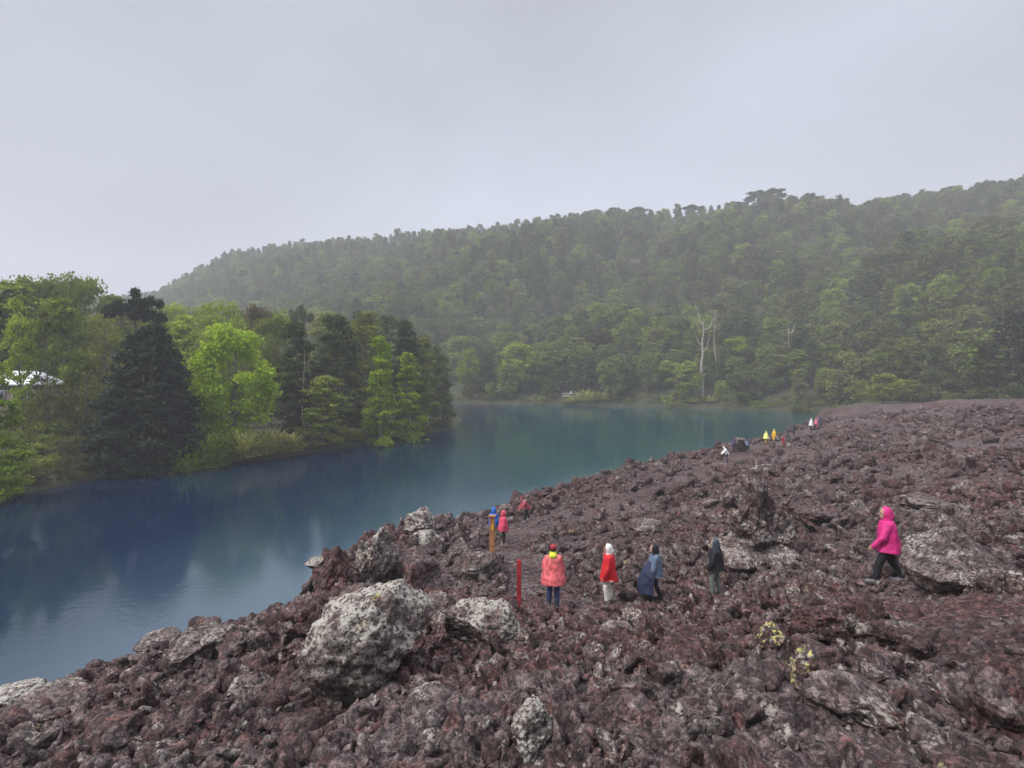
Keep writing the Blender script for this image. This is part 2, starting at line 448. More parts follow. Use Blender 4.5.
def water_mat():
    m, nt, b = new_mat('lake_water')
    g = nt.nodes.new('ShaderNodeNewGeometry'); p = g.outputs['Position']
    at = nt.nodes.new('ShaderNodeAttribute'); at.attribute_name = 'sky_sheen'
    at2 = nt.nodes.new('ShaderNodeAttribute'); at2.attribute_name = 'teal'
    c = mixc(nt, at2.outputs['Fac'], (.0, .010, .040), (.0, .046, .056))
    c = mixc(nt, at.outputs['Fac'], c, (.13, .19, .24))  # pale sky reflection painted into the water's base colour
    c = mixc(nt, rampf(nt, nz(nt, p, .035, 3), .45, .65, 0, .35), c, (.0005, .026, .055))
    nt.links.new(c, b.inputs['Base Color']); b.inputs['Roughness'].default_value = .04; b.inputs['IOR'].default_value = 1.40
    mp = nt.nodes.new('ShaderNodeMapping'); mp.inputs['Scale'].default_value = (1.0, 1.6, 1); mp.inputs['Rotation'].default_value = (0, 0, .5); nt.links.new(p, mp.inputs[0])
    w1 = nz(nt, mp.outputs[0], 1.8, 3, .6); w2 = nz(nt, mp.outputs[0], 6, 2, .5)
    gust = rampf(nt, nz(nt, p, .045, 3, .6, .6), .4, .62, .25, 1.0)
    h = mth(nt, 'MULTIPLY', mth(nt, 'ADD', w1, mth(nt, 'MULTIPLY', w2, .3)), gust)
    bp = nt.nodes.new('ShaderNodeBump'); bp.inputs['Strength'].default_value = .4; bp.inputs['Distance'].default_value = .045
    nt.links.new(h, bp.inputs['Height']); nt.links.new(bp.outputs[0], b.inputs['Normal'])
    return m
xs = np.linspace(-220, 110, 166); ys = np.linspace(-70, 230, 151)
X, Y = np.meshgrid(xs, ys); x_, y_ = X.ravel(), Y.ravel()
f = (np.arange(150)[:, None] * 166 + np.arange(165)[None, :]); f = np.stack([f, f + 1, f + 167, f + 166], -1).reshape(-1, 4)
wm = np_mesh('water', np.column_stack([x_, y_, 0 * x_]), f)
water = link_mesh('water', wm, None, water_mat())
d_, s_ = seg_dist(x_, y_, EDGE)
sh = np.clip(np.exp(-np.maximum(d_ - 4, 0) / (2.8 + 4.5 * sstep(2, -8, x_))) , 0, 1) * (.8 + .5 * fbm(x_ * .12, y_ * .12, 19, 3))  # mask of the painted sky reflection, hugging the lava edge, wider at left
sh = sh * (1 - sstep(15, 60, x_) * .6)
a = wm.attributes.new('sky_sheen', 'FLOAT', 'POINT'); a.data.foreach_set('value', sh.astype(np.float32))
px_ = 512 + F * x_ / np.maximum(y_, 8)
tl = sstep(430, 640, px_ + 60 * fbm(x_ * .03, y_ * .03, 5, 3)) * (.65 + .35 * sstep(60, 100, y_)) * (1 - .5 * sstep(130, 175, y_))
tl = np.clip(sstep(-22, 6, x_ + 8 * fbm(x_ * .03, y_ * .03, 5, 3)) * (1 - .45 * sstep(140, 180, y_)), 0, 1)
a = wm.attributes.new('teal', 'FLOAT', 'POINT'); a.data.foreach_set('value', tl.astype(np.float32))
tag(water, 'deep blue lake', 'lake', kind='structure')

# ------------------------------------------------------------------ trees
def leaves(centres, radii, n, size, r, flat=0., droop=0., elong=1.6, shell=.55):
    """n leaf sprays (rhombs) spread through ellipsoidal clumps"""
    centres = np.asarray(centres, float); radii = np.asarray(radii, float)
    wgt = (radii[:, 0] * radii[:, 1]) ** 1.0; wgt = wgt / wgt.sum()
    k = r.choice(len(centres), n, p=wgt)
    d = r.normal(size=(n, 3)); d /= np.linalg.norm(d, axis=1)[:, None]
    rad = (shell + (1 - shell) * r.random(n)) * (1 + .18 * r.normal(size=n))
    rad = np.where(r.random(n) < .3, r.random(n), rad)
    p = centres[k] + d * radii[k] * rad[:, None]
    nrm = d * .6 + r.normal(size=(n, 3)) * (1 - flat) + np.array([0, 0, flat * 2.2])
    nrm /= np.linalg.norm(nrm, axis=1)[:, None]
    t = r.normal(size=(n, 3)); t[:, 2] -= droop; t -= nrm * (t * nrm).sum(1)[:, None]; t /= np.linalg.norm(t, axis=1)[:, None] + 1e-9
    b = np.cross(nrm, t)
    s = size * (.6 + .8 * r.random(n))[:, None]
    e = elong
    q = np.stack([p - t * s * e * .5, p + b * s * .5 + t * s * .1, p + t * s * e * .5 - nrm * s * .15, p - b * s * .5], 1)
    v = q.reshape(-1, 3); f = np.arange(4 * n).reshape(n, 4)
    return v, f

def tube(points, rads, k=7):
    P_ = np.asarray(points, float); R_ = np.asarray(rads, float); n = len(P_)
    T = np.gradient(P_, axis=0); T /= np.linalg.norm(T, axis=1)[:, None] + 1e-9
    ref = np.array([1., .1, 0]) if abs(T[0, 2]) > .7 else np.array([0, 0, 1.])
    U = np.cross(T, ref); U /= np.linalg.norm(U, axis=1)[:, None] + 1e-9; V = np.cross(T, U)
    a = np.linspace(0, 2 * math.pi, k, endpoint=False)
    v = P_[:, None] + R_[:, None, None] * (np.cos(a)[None, :, None] * U[:, None] + np.sin(a)[None, :, None] * V[:, None])
    v = v.reshape(-1, 3)
    i = np.arange(n - 1)[:, None] * k; j = np.arange(k)[None]; j2 = (j + 1) % k
    f = np.stack([i + j, i + j2, i + k + j2, i + k + j], -1).reshape(-1, 4)
    return v, f
def merge(parts):
    vs, fs, o = [], [], 0
    for v, f in parts: vs.append(v); fs.append(f + o); o += len(v)
    return np.vstack(vs), np.vstack(fs)

def make_tree(kind, seed, n=9000, leaf=.3):
    """unit geometry for a tree about 18 m tall -> ((crown v,f), (trunk v,f))"""
    r = np.random.default_rng(seed); H = 18.; C = []; R = []; base = []
    flat = 0.; droop = 0.; el = 1.6; shell = .55
    lean = r.normal(size=2) * .5
    def cen(z): return np.array([lean[0] * z / H, lean[1] * z / H, z])
    if kind == 'broad':
        for i in range(60):
            z = H * r.uniform(.14, .97); t = (z / H - .56) / .44; w = 5.6 * math.sqrt(max(.05, 1 - t * t)) * (.85 + .3 * r.random())
            a = r.random() * 6.28; q = w * r.uniform(.45, .9); s = r.uniform(1.1, 2.1)
            C.append(cen(z) + [q * math.cos(a), q * math.sin(a), 0]); R.append([s, s, s * .72])
    elif kind == 'layered':
        for i in range(120):
            z = H * (.06 + .93 * r.random() ** .95); t = z / H
            w = 4.8 * (1 - max(0, t - .45) ** 2 * 2.5) * (.75 + .25 * min(1, t * 4)) * (.75 + .4 * r.random())
            a = r.random() * 6.28; q = w * r.uniform(.3, .85); s = r.uniform(.9, 1.7)
            C.append(cen(z) + [q * math.cos(a), q * math.sin(a), -.1 * q]); R.append([s, s, .55])
        flat = .4; shell = .2
    elif kind == 'cone':
        for i in range(520):
            t = r.random() ** 1.4; z = H * (.03 + .95 * t)
            w = (6.1 * (1 - t) ** .52 * (.72 + .28 * min(1, t * 6)) + .4) * (.9 + .2 * r.random()); a = r.random() * 6.28; q = w * r.uniform(.45, .95); s = r.uniform(.65, 1.1) * (1.25 - .5 * t)
            C.append(cen(z) + [q * math.cos(a), q * math.sin(a), -.12 * q]); R.append([s, s, .62])
        flat = .35; droop = .8; shell = .2
    elif kind == 'narrow':
        for i in range(80):
            t = r.random() ** 1.1; z = H * (.08 + .9 * t); w = (3.4 * (1 - t) ** .7 + .35) * (.7 + .5 * r.random())
            a = r.random() * 6.28; q = w * r.uniform(.3, .85); s = r.uniform(.7, 1.2)
            C.append(cen(z) + [q * math.cos(a), q * math.sin(a), 0]); R.append([s, s, s * .5])
        flat = .3; shell = .3
    elif kind == 'slender':
        for i in range(60):
            t = r.random(); z = H * (.26 + .72 * t); w = 3.6 * math.sqrt(max(.08, 1 - (t * 1.7 - .75) ** 2)) * (.7 + .4 * r.random())
            a = r.random() * 6.28; q = w * r.uniform(.2, .85); s = r.uniform(.8, 1.5)
            C.append(cen(z) + [q * math.cos(a), q * math.sin(a), 0]); R.append([s, s, s * .6])
        flat = .3; shell = .2
    elif kind == 'umbrella':
        for i in range(26):
            a = r.random() * 6.28; q = 5.2 * math.sqrt(r.random()); z = H * .93 - .10 * q * q * .5 + r.normal() * .5; s = r.uniform(1.0, 1.6)
            C.append(cen(z) + [q * math.cos(a), q * math.sin(a), 0]); R.append([s, s, .75])
        flat = .3; shell = .3
    elif kind == 'bush':
        for i in range(22):
            a = r.random() * 6.28; q = 8 * math.sqrt(r.random()); z = H * r.uniform(.08, .85) * (1 - (q / 9.5) ** 2); s = r.uniform(2, 3.4)
            C.append([q * math.cos(a), q * math.sin(a), z]); R.append([s, s, s * .7])
        shell = .4
    C = np.array(C); R = np.array(R)
    crown = leaves(C, R, n, leaf, r, flat, droop, el, shell)
    # trunk with tapering limbs that reach into the clumps
    top = .55 if kind == 'bush' else .93
    zs = np.linspace(-.8, H * top, 9); r0 = {'bush': .25, 'cone': .38, 'broad': .36}.get(kind, .27)
    tp = np.array([cen(z) + np.array([.25 * math.sin(z * .5 + seed), .25 * math.cos(z * .4 + seed), 0]) * (z > 1) for z in zs])
    parts = [tube(tp, r0 * (1 - .85 * np.linspace(0, 1, 9)) + .03)]
    for i in r.choice(len(C), min(len(C), 20), replace=False):
        c = C[i]; zb = max(.8, min(H * top * .95, c[2] - r.uniform(.25, .5) * np.hypot(c[0], c[1]) - .4))
        b0 = np.array([np.interp(zb, zs, tp[:, 0]), np.interp(zb, zs, tp[:, 1]), zb]); mid = (b0 + c) / 2 + [0, 0, .3 + r.normal() * .2]
        parts.append(tube([b0, mid, c], [.11 * (1 - .5 * zb / H), .07, .025], 5))
    trunk = merge(parts)
    return crown, trunk

PROTO = {}
def proto(kind, var, n=9000, leaf=.3):
    key = (kind, var, n)
    if key not in PROTO:
        c, t = make_tree(kind, hash_(kind) + var * 31, n, leaf)
        PROTO[key] = (np_mesh('crown', *c), np_mesh('trunk', *t, smooth=True))
    return PROTO[key]
def hash_(s): return sum(ord(ch) * (i + 3) for i, ch in enumerate(s)) % 9973

MESHMAT = {}
def mesh_with(me, mat):
    k = (me.name, mat.name)
    if k not in MESHMAT:
        m = me.copy(); m.materials.clear(); m.materials.append(mat); MESHMAT[k] = m
    return MESHMAT[k]

def gz(x, y): return float(ground_z(np.array([float(x)]), np.array([float(y)]))[0])

def tree(name, kind, leafk, x, y, H, Wd=1.0, var=0, n=9000, leaf=.3, label=None, cat='tree', group=None, bark=M_BARK, z=None, single=False):
    """a tree of height H; Wd widens the crown relative to its height"""
    cm, tm = proto(kind, var, n, leaf)
    z = gz(x, y) if z is None else z
    s = H / 18.
    e = empty(name, (x, y, z - .1), rng.random() * 6.28); e.scale = (s * Wd, s * Wd, s)
    tag(e, label, cat, group)
    for nm, me, mt in (('trunk', tm, bark), ('crown', cm, LEAF[leafk])):
        o = bpy.data.objects.new(nm, mesh_with(me, mt)); COL.objects.link(o); o.parent = e
    return e

def ptree(px, ytop, D, kind, leafk, wpx, label, name='tree', var=0, n=9000, leaf=.3, **kw):
    """placed by trunk column, crown top row, distance and crown width in the photo"""
    x = (px - 512) * D / F; z = gz(x, D); top = P(px, ytop, D)[2]; H = max(2., top - z + .1)
    nat = {'broad': 12.5, 'layered': 10.5, 'cone': 13.2, 'narrow': 7.2, 'slender': 8.0, 'umbrella': 12, 'bush': 20}[kind]
    Wd = (wpx * D / F) / (nat * H / 18.)
    return tree(name, kind, leafk, x, D, H, Wd, var, n, leaf, label, **kw)

HG = 'trees on the headland across the lake'
ptree(20, 300, 63, 'slender', 'fresh', 40, 'slim green tree whose stem stands in front of the left half of the white roof', 'beech_tree', 1, 3200, .28, group=HG)
ptree(47, 306, 63.5, 'slender', 'olive', 34, 'slim olive tree whose stem stands in front of the right half of the white roof', 'beech_tree', 2, 2600, .28, group=HG)
ptree(40, 279, 86, 'broad', 'mid', 80, 'tall olive green tree above the white roof on the left headland', 'beech_tree', 0, 11000, group=HG)
ptree(2, 283, 80, 'slender', 'fresh', 90, 'tall green tree at the left photo edge behind the lime green tree', 'beech_tree', 1, 10000, group=HG)
ptree(86, 277, 90, 'broad', 'mid', 62, 'tallest green tree left of the dark umbrella topped tree', 'beech_tree', 0, 11000, group=HG)
ptree(64, 298, 75, 'slender', 'fresh', 56, 'slim olive tree just right of the white roof', 'beech_tree', 2, 8000, group=HG)
ptree(105, 316, 79, 'broad', 'olive', 50, 'brownish green tree touching the left side of the dark conical tree', 'beech_tree', 1, 8000, group=HG)
ptree(20, 300, 96, 'broad', 'fresh', 80, 'broad olive tree standing behind the white roof', 'beech_tree', 1, 9000, group=HG)
ptree(-45, 285, 72, 'broad', 'mid', 90, 'broad green tree cut by the left photo edge', 'beech_tree', 2, 9000, group=HG)
ptree(-12, 362, 47, 'narrow', 'lime', 78, 'lime green tree leaning over the water at the left photo edge', 'young_beech_tree', 0, 14000, .24, group=HG)
ptree(139, 292, 74, 'umbrella', 'fir', 52, 'blackish tree with an umbrella top behind the dark conical tree', 'umbrella_tree', 0, 7000, group=HG)
ptree(141, 322, 61.5, 'cone', 'fir', 118, 'big blackish conical evergreen at the water edge of the headland', 'conical_evergreen', 0, 40000, .3, group=HG)
ptree(184, 312, 86, 'narrow', 'fresh', 52, 'fresh green tree right behind the dark conical evergreen', 'beech_tree', 1, 9000, group=HG)
ptree(236, 328, 71, 'broad', 'lime', 92, 'big bright green tree in the middle of the headland', 'beech_tree', 0, 17000, .3, group=HG)
ptree(200, 360, 69, 'broad', 'fresh', 48, 'small bright green tree between the dark conical evergreen and the big bright one', 'young_beech_tree', 1, 8000, .26, group=HG)
ptree(262, 308, 100, 'broad', 'rust', 46, 'rusty topped tree behind the big bright green tree', 'beech_tree', 2, 8000, group=HG)
ptree(222, 304, 108, 'broad', 'fresh', 70, 'pale green tree behind the left part of the big bright tree', 'beech_tree', 1, 8000, group=HG)
ptree(303, 302, 120, 'umbrella', 'dark', 24, 'small umbrella shaped tree rising over the headland crowns', 'umbrella_tree', 1, 4000, group=HG)
ptree(298, 322, 79, 'layered', 'dark', 56, 'dark layered tree right of the big bright green tree', 'layered_beech_tree', 0, 15000, group=HG)
ptree(338, 316, 86, 'layered', 'dark', 74, 'dark layered tree in the centre of the headland grove', 'layered_beech_tree', 1, 15000, group=HG)
ptree(368, 311, 96, 'layered', 'olive', 64, 'olive layered tree with a rusty top behind the lime pointed tree', 'layered_beech_tree', 2, 12000, group=HG)
ptree(322, 376, 77, 'layered', 'mid', 62, 'low mid green tree at the water below the dark layered trees', 'layered_beech_tree', 0, 9000, group=HG)
ptree(381, 333, 82.5, 'narrow', 'lime', 44, 'lime green pointed tree in front of the dark grove', 'young_beech_tree', 1, 9000, .28, group=HG)
ptree(408, 352, 88, 'narrow', 'lime', 42, 'lime green pointed tree, shorter and nearer the headland tip', 'young_beech_tree', 2, 9000, .28, group=HG)
ptree(406, 322, 99, 'layered', 'dark', 46, 'dark layered tree behind the two lime pointed trees', 'layered_beech_tree', 1, 10000, group=HG)
ptree(424, 336, 98, 'layered', 'olive', 42, 'olive layered tree near the tip of the headland', 'layered_beech_tree', 0, 9000, group=HG)
ptree(443, 346, 105, 'layered', 'dark', 36, 'dark layered tree on the very tip of the headland', 'layered_beech_tree', 2, 9000, group=HG)
for i, (px, yt, D, k, lf, wp) in enumerate(((170,306,125,'broad','fresh',60),(205,310,128,'broad','fresh',60),(245,312,132,'broad','mid',60),(285,314,128,'broad','mid',60),(325,312,130,'layered','olive',60),
        (352,310,126,'layered','dark',60),(385,316,124,'layered','dark',60),(120,296,112,'slender','mid',60),(150,308,104,'broad','mid',50),(60,284,116,'slender','mid',90),(-20,286,110,'broad','mid',100),
        (-90,280,84,'broad','mid',110),(-140,290,66,'slender','olive',100),(-220,280,60,'broad','mid',130),(270,318,92,'broad','mid',50),(330,330,98,'layered','dark',60),(415,338,112,'layered','dark',40),(160,320,92,'broad','mid',60))):
    ptree(px, yt, D, k, lf, wp, ['pale green crown behind the gap right of the dark conical evergreen', 'fresh green crown peeping above the left of the big bright tree', 'green crown directly behind the top of the big bright tree', 'green crown behind the rusty topped tree', 'olive crown in the back row left of the pale dead stem', 'dark crown in the back row above the centre of the grove', 'dark crown in the back row above the lime pointed tree', 'slender green crown behind the umbrella topped blackish tree', 'green crown just right of the umbrella topped blackish tree', 'slender crown in the back row above the cabin', 'broad crown in the back row at the left photo edge', 'broad tree just outside the left photo edge', 'olive slender tree outside the left photo edge', 'farthest left broad tree of the headland', 'green crown between the big bright tree and the dark grove', 'dark crown between the two central dark layered trees', 'dark back row crown near the headland tip', 'green crown hidden low behind the dark conical evergreen'][i], 'beech_tree', i % 3, 7000, .34, group='second row of headland trees')
# undergrowth along the headland shore
UG = [(22,430,55,'bush','olive',60),(60,425,60,'bush','dull',60),(85,440,59,'bush','dull',40),(38,455,52.5,'bush','dull',40),(105,445,62,'bush','olive',36),(190,440,65,'bush','fresh',44),(215,446,67,'bush','olive',36),
      (70,458,55.5,'bush','dull',34),(-20,450,49,'bush','fresh',44),(160,452,62.5,'bush','dull',32),(300,430,75,'bush','dull',44),(335,424,80,'bush','dull',44),(352,432,83,'bush','fresh',24),(370,420,87,'bush','dull',34),(398,424,90,'bush','fresh',30),(418,418,95,'bush','dark',30),(442,415,103,'bush','dark',28),(265,430,74,'bush','dull',50),(230,420,77,'bush','mid',50),(130,440,70,'bush','dull',60)]
UG += [(40,383,64.2,'bush','olive',64),(86,352,67,'broad','olive',44),(14,387,64.5,'bush','olive',60),(60,389,65,'bush','mid',56),(100,408,72,'bush','olive',60),(30,418,60,'bush','mid',60),(85,415,66,'bush','dull',60),(-30,400,70,'bush','mid',80),(178,415,72,'bush','fresh',50),(310,405,90,'bush','dark',60),(370,400,95,'bush','dark',60),(215,415,80,'bush','fresh',60)]
UL = ['olive bush at the water beside the lime green tree', 'brown bush below the cabin', 'brown bush touching the left skirt of the dark conical evergreen', 'low brown bush at the water below the cabin', 'olive bush in front of the dark conical evergreen on its left', 'fresh green bush just right of the dark conical evergreen', 'olive bush between the two yellow green bamboo clumps', 'low brown bush on the left bank near the water line', 'fresh green bush at the left photo edge by the water', 'low brown bush at the right foot of the dark conical evergreen', 'brown bush under the left dark layered tree', 'brown bush under the central dark layered tree', 'small fresh green bush near the bare stems', 'brown bush around the bare stems', 'fresh green bush below the lime pointed trees', 'dark bush under the shorter lime pointed tree', 'dark bush at the very tip of the headland', 'brown bush right of the big bright green tree', 'green bush below the big bright green tree', 'brown bush at the left foot of the dark conical evergreen',
      'taller olive bush hiding the middle of the cabin', 'low olive tree between the cabin and the dark conical evergreen', 'olive bush hiding the cabin wall', 'green bush right of the cabin', 'olive bush left behind the dark conical evergreen', 'green bush just in front of the cabin', 'brown bush between the cabin and the dark conical evergreen', 'green bush beyond the left photo edge', 'fresh green bush under the small bright green tree', 'dark bush inside the grove behind the pale dead stem', 'dark bush inside the grove behind the bare stems', 'fresh green bush behind the big bright green tree']
for i, (px, yt, D, k, lf, wp) in enumerate(UG):
    ptree(px, yt, D, k, lf, wp, UL[i], 'bush', i % 3, 3500, .5, cat='bush', group='bushes along the headland shore')

# bamboo: arching straw coloured canes
def bamboo(px, py, D, h, wd, label, leafk='straw', n=420):
    r = np.random.default_rng(int(px * 3 + D)); x = (px - 512) * D / F
    parts = []
    vs = []; fs = []
    for i in range(n):
        a = r.random() * 6.28; q = wd * .45 * math.sqrt(r.random()); b = np.array([q * math.cos(a), q * math.sin(a), -.2])
        da = a + r.normal() * .6; reach = h * r.uniform(.25, .7); hh = h * r.uniform(.35, 1.1) * (1.05 - .75 * (q / (wd * .45)) ** 2); o_ = np.array([math.cos(da), math.sin(da), 0]); sd = np.array([-o_[1], o_[0], 0]) * .11
        ts = np.linspace(0, 1, 5); pts_ = np.array([b + o_ * reach * t ** 1.8 + np.array([0, 0, hh * (1.25 * t - .42 * t ** 3)]) for t in ts])
        wv = np.array([.4, 1, 1.3, 1, .1])
        k = len(vs) * 10
        vs.append(np.stack([pts_ - sd * wv[:, None], pts_ + sd * wv[:, None]], 1).reshape(-1, 3))
        fs.append(np.array([[2 * j, 2 * j + 1, 2 * j + 3, 2 * j + 2] for j in range(4)]) + k)
    me = np_mesh('bamboo_clump', np.vstack(vs), np.vstack(fs))
    o = link_mesh('bamboo_clump', me, None, LEAF[leafk]); o.location = (x, D, gz(x, D)); tag(o, label, 'bamboo', 'bamboo clumps along the shores')
for px, D, h, wd, lb, lk in ((183,62.6,4.6,5.2,'yellow green bamboo clump arching over the water right of the dark conical evergreen','lime'),(208,65,4.4,5.2,'green bamboo clump below the bright green trees','lime'),
      (243,68.5,4.2,5,'straw coloured bamboo clump below the big bright green tree','straw'),(268,70.8,3.8,5,'straw coloured bamboo clump right of its twin below the big bright tree','straw'),(287,72.5,3.0,3.6,'low straw bamboo clump under the dark layered tree','straw'),
      (222,67,3.0,4,'small mixed green bamboo clump at the foot of the big bright tree','olive'),(352,84,2.0,3,'small straw tuft near the bare stems on the headland shore','straw')):
    bamboo(px, 0, D, h, wd, lb, lk)
# bare stems on the headland shore
def bare(name, px, D, base_y, top_y, label, forks, mat=M_PALEBARK, r0=.22, seed=1, cat='dead tree', group=None):
    x = (px - 512) * D / F; z = gz(x, D); H = P(px, top_y, D)[2] - z
    r = np.random.default_rng(seed)
    e = empty(name, (x, D, z - .2)); tag(e, label, cat, group)
    zs = np.linspace(0, H * .97, 8); wob = np.cumsum(r.normal(size=(8, 2)) * .010 * H, 0); wob[0] = 0
    tp = np.column_stack([wob, zs]); tr = tube(tp, r0 * (1 - .75 * np.linspace(0, 1, 8)))
    link_mesh('trunk', np_mesh('trunk', *tr, smooth=True), e, mat)
    for i in range(forks):
        t = r.uniform(.45, .95); b = np.array([np.interp(t * H, zs, tp[:, 0]), np.interp(t * H, zs, tp[:, 1]), t * H]); a = r.random() * 6.28; l = H * r.uniform(.08, .2)
        d = np.array([math.cos(a), math.sin(a) * .5, 0])
        lv_ = tube([b, b + d * l * .6 + [0, 0, l * .25], b + d * l * .8 + [0, 0, l * .9], b + d * l * 1.0 + [0, 0, l * 1.3]], [r0 * .4, r0 * .3, r0 * .2, r0 * .08], 5)
        link_mesh('branch', np_mesh('branch', *lv_, smooth=True), e, mat)
    return e
for i, (px, D, yt) in enumerate(((365,85.6,407),(371,86,410),(376,86.6,409))):
    bare('bare_stem', px, D, 0, yt, ['leftmost of the three pale bare stems on the headland shore', 'middle one of the three pale bare stems on the headland shore', 'rightmost of the three pale bare stems on the headland shore'][i], 3, M_BARK, .16, i + 3)
bare('dead_tree', 308, 77.5, 0, 345, 'thin pale dead stem among the dark layered trees of the headland', 3, M_PALEBARK, .10, 8)

# white roofed cabin behind the headland trees
e = empty('cabin', tuple(P(30, 400, 70)[:2]) + (gz(*P(30, 400, 70)[:2]),), 0)
tag(e, 'small white cabin with a pale roof glimpsed through the headland trees', 'cabin')
zt = P(30, 371, 68)[2] - e.location.z; zb = P(30, 384, 68)[2] - e.location.z
def box(v0, v1):
    (x0, y0, z0), (x1, y1, z1) = v0, v1
    v = np.array([(x, y, z) for z in (z0, z1) for y in (y0, y1) for x in (x0, x1)], float)
    f = np.array([(0, 2, 3, 1), (4, 5, 7, 6), (0, 1, 5, 4), (2, 6, 7, 3), (0, 4, 6, 2), (1, 3, 7, 5)]); return v, f
M_WHITE = plain_mat('white_sheet', (.85, .87, .9), .5, .05)
M_GREYW = plain_mat('brown_wall', (.12, .10, .08), .7, .1)
M_GLASS = plain_mat('dark_glass', (.05, .06, .07), .15, .1)
rv = np.array([(-3.4, -2.4, zb), (3.0, -2.4, zb), (3.0, 2.4, zb), (-3.4, 2.4, zb), (-3.4, 0, zt), (1.4, 0, zt), (-3.4, -2.4, zb - .15), (3.0, -2.4, zb - .15), (3.0, 2.4, zb - .15), (-3.4, 2.4, zb - .15)])
rf = np.array([(0, 1, 5, 4), (2, 3, 4, 5), (1, 2, 5, 5), (0, 4, 3, 3), (0, 6, 7, 1), (1, 7, 8, 2), (2, 8, 9, 3), (3, 9, 6, 0), (6, 9, 8, 7)])
bm = bmesh.new(); bv = [bm.verts.new(v) for v in rv]
for q in rf:
    s = list(dict.fromkeys(q.tolist())); bm.faces.new([bv[i] for i in s])
me = bpy.data.meshes.new('roof'); bm.to_mesh(me); link_mesh('roof', me, e, M_WHITE)
link_mesh('wall', np_mesh('wall', *box((-3.0, -2.0, -1), (2.6, 2.0, zb - .155))), e, M_GREYW)
for wx in (-2.4, -.4, 1.5):
    fr = link_mesh('window', np_mesh('window', *box((wx, -2.08, zb - 1.9), (wx + 1.0, -2.003, zb - .8))), e, M_WHITE)
    link_mesh('pane', np_mesh('pane', *box((wx + .1, -2.11, zb - 1.8), (wx + .9, -2.083, zb - .9))), fr, M_GLASS)

# far shore trees, by position
FG = 'trees along the far shore'
far = [(468,349,186,'broad','fresh',26,'light green tree standing first right of the headland tip'),(488,352,184,'layered','dark',26,'dark slim tree second along the far shore'),
 (517,343,183,'broad','fresh',44,'broad light green tree on the far shore above the brightest low crown'),(508,376,180,'broad','lime',24,'low lime green crown at the water under the broad light tree'),
 (547,352,181,'broad','mid',44,'broad dull green rounded tree left of the little lookout deck'),(557,366,179,'narrow','olive',18,'slim olive tree just beside the lookout deck'),
 (578,338,190,'slender','olive',34,'thin olive tree behind the lookout deck'),(602,332,192,'slender','rust',36,'thin brownish tree with visible stems right of the lookout deck'),(590,356,186,'slender','olive',26,'small spindly tree over the straw reeds'),
 (636,356,180,'layered','dark',38,'dark rounded tree right of the straw reeds'),(657,352,178,'narrow','fresh',19,'narrow light green tree beside the dark rounded one'),(678,350,182,'broad','olive',30,'olive tree left of the tall white dead tree'),
 (684,372,175,'broad','olive',18,'low olive tree at the foot of the white dead tree'),(714,345,184,'layered','dark',26,'dark tree right behind the white dead tree'),(733,338,171,'broad','fresh',34,'light green tree right of the tall white dead tree'),
 (752,350,168,'layered','dark',34,'dark tree between the light green one and the forked dead tree'),(772,344,170,'broad','mid',34,'mid green tree left of the forked dead tree'),(800,352,160,'layered','dark',38,'dark low tree right of the forked dead tree'),
 (826,345,156,'broad','mid',40,'mid green tree above the last people in the line'),(850,352,148,'layered','dark',44,'dark tree above where the lava meets the water'),(760,378,163,'bush','mid',44,'low shoreline tree below the dark tree at the far shore'),
 (806,386,140,'bush','dark',30,'dark low crown touching the water behind the yellow clad people'),(838,384,146,'bush','dark',44,'dark low crown left of the yellow olive bush'),
 (884,374,118,'broad','olive',34,'yellow olive tree standing at the lava edge'),(903,380,125,'broad','mid',34,'mid green tree just right of the yellow olive one'),(950,386,112,'bush','olive',18,'small yellowish bush at the crest of the lava slope'),
 (920,352,135,'layered','dark',44,'dark tree behind the yellow olive tree'),(958,350,128,'layered','mid',44,'mid green layered tree behind the lava crest'),(974,346,125,'narrow','fresh',24,'light green slim tree left of the great dark tree'),
 (1012,308,112,'cone','fir',84,'great blackish tree at the right photo edge above the lava'),(990,340,108,'layered','dark',50,'dark layered tree just left of the great blackish one'),(1070,290,104,'cone','dark',90,'dark tree beyond the right photo edge'),
 (935,366,120,'bush','dark',50,'dark low crown behind the lava crest'),(1000,366,104,'bush','dark',60,'dark low crown at the right end of the lava crest'),(868,368,130,'bush','mid',40,'mid green low crown behind the yellow olive tree')]
for i, (px, yt, D, k, lf, wp, lb) in enumerate(far):
    ptree(px, yt, D, k, lf, wp, lb, {'bush': 'bush'}.get(k, 'beech_tree'), i % 3, 4200, .55, cat='bush' if k == 'bush' else 'tree', group=FG)
bare('dead_tree', 702, 162, 0, 318, 'tall white dead tree with forked bare branches on the far shore', 5, M_PALEBARK, .55, 33)
bare('dead_tree', 788, 166, 0, 328, 'smaller bleached dead tree with twisted branches right of the tall one', 6, M_PALEBARK, .28, 5)
bare('dead_tree', 716, 170, 0, 306, 'thin bare dead stem behind the tall white dead tree', 3, M_PALEBARK, .2, 15)
for i, (px, D, h, wd) in enumerate(((571,172,2.0,5),(586,171.6,4.6,8),(602,170.6,3.4,7),(710,159,2.0,5),(692,160.5,2.2,5))):
    bamboo(px, 0, D, h, wd, ['straw reeds at the left end of the lookout shore', 'tallest straw reeds beside the lookout deck', 'straw reeds right of the lookout deck', 'reddish straw tuft at the foot of the tall dead tree', 'straw tuft left of the tall dead tree'][i], 'straw', 260)
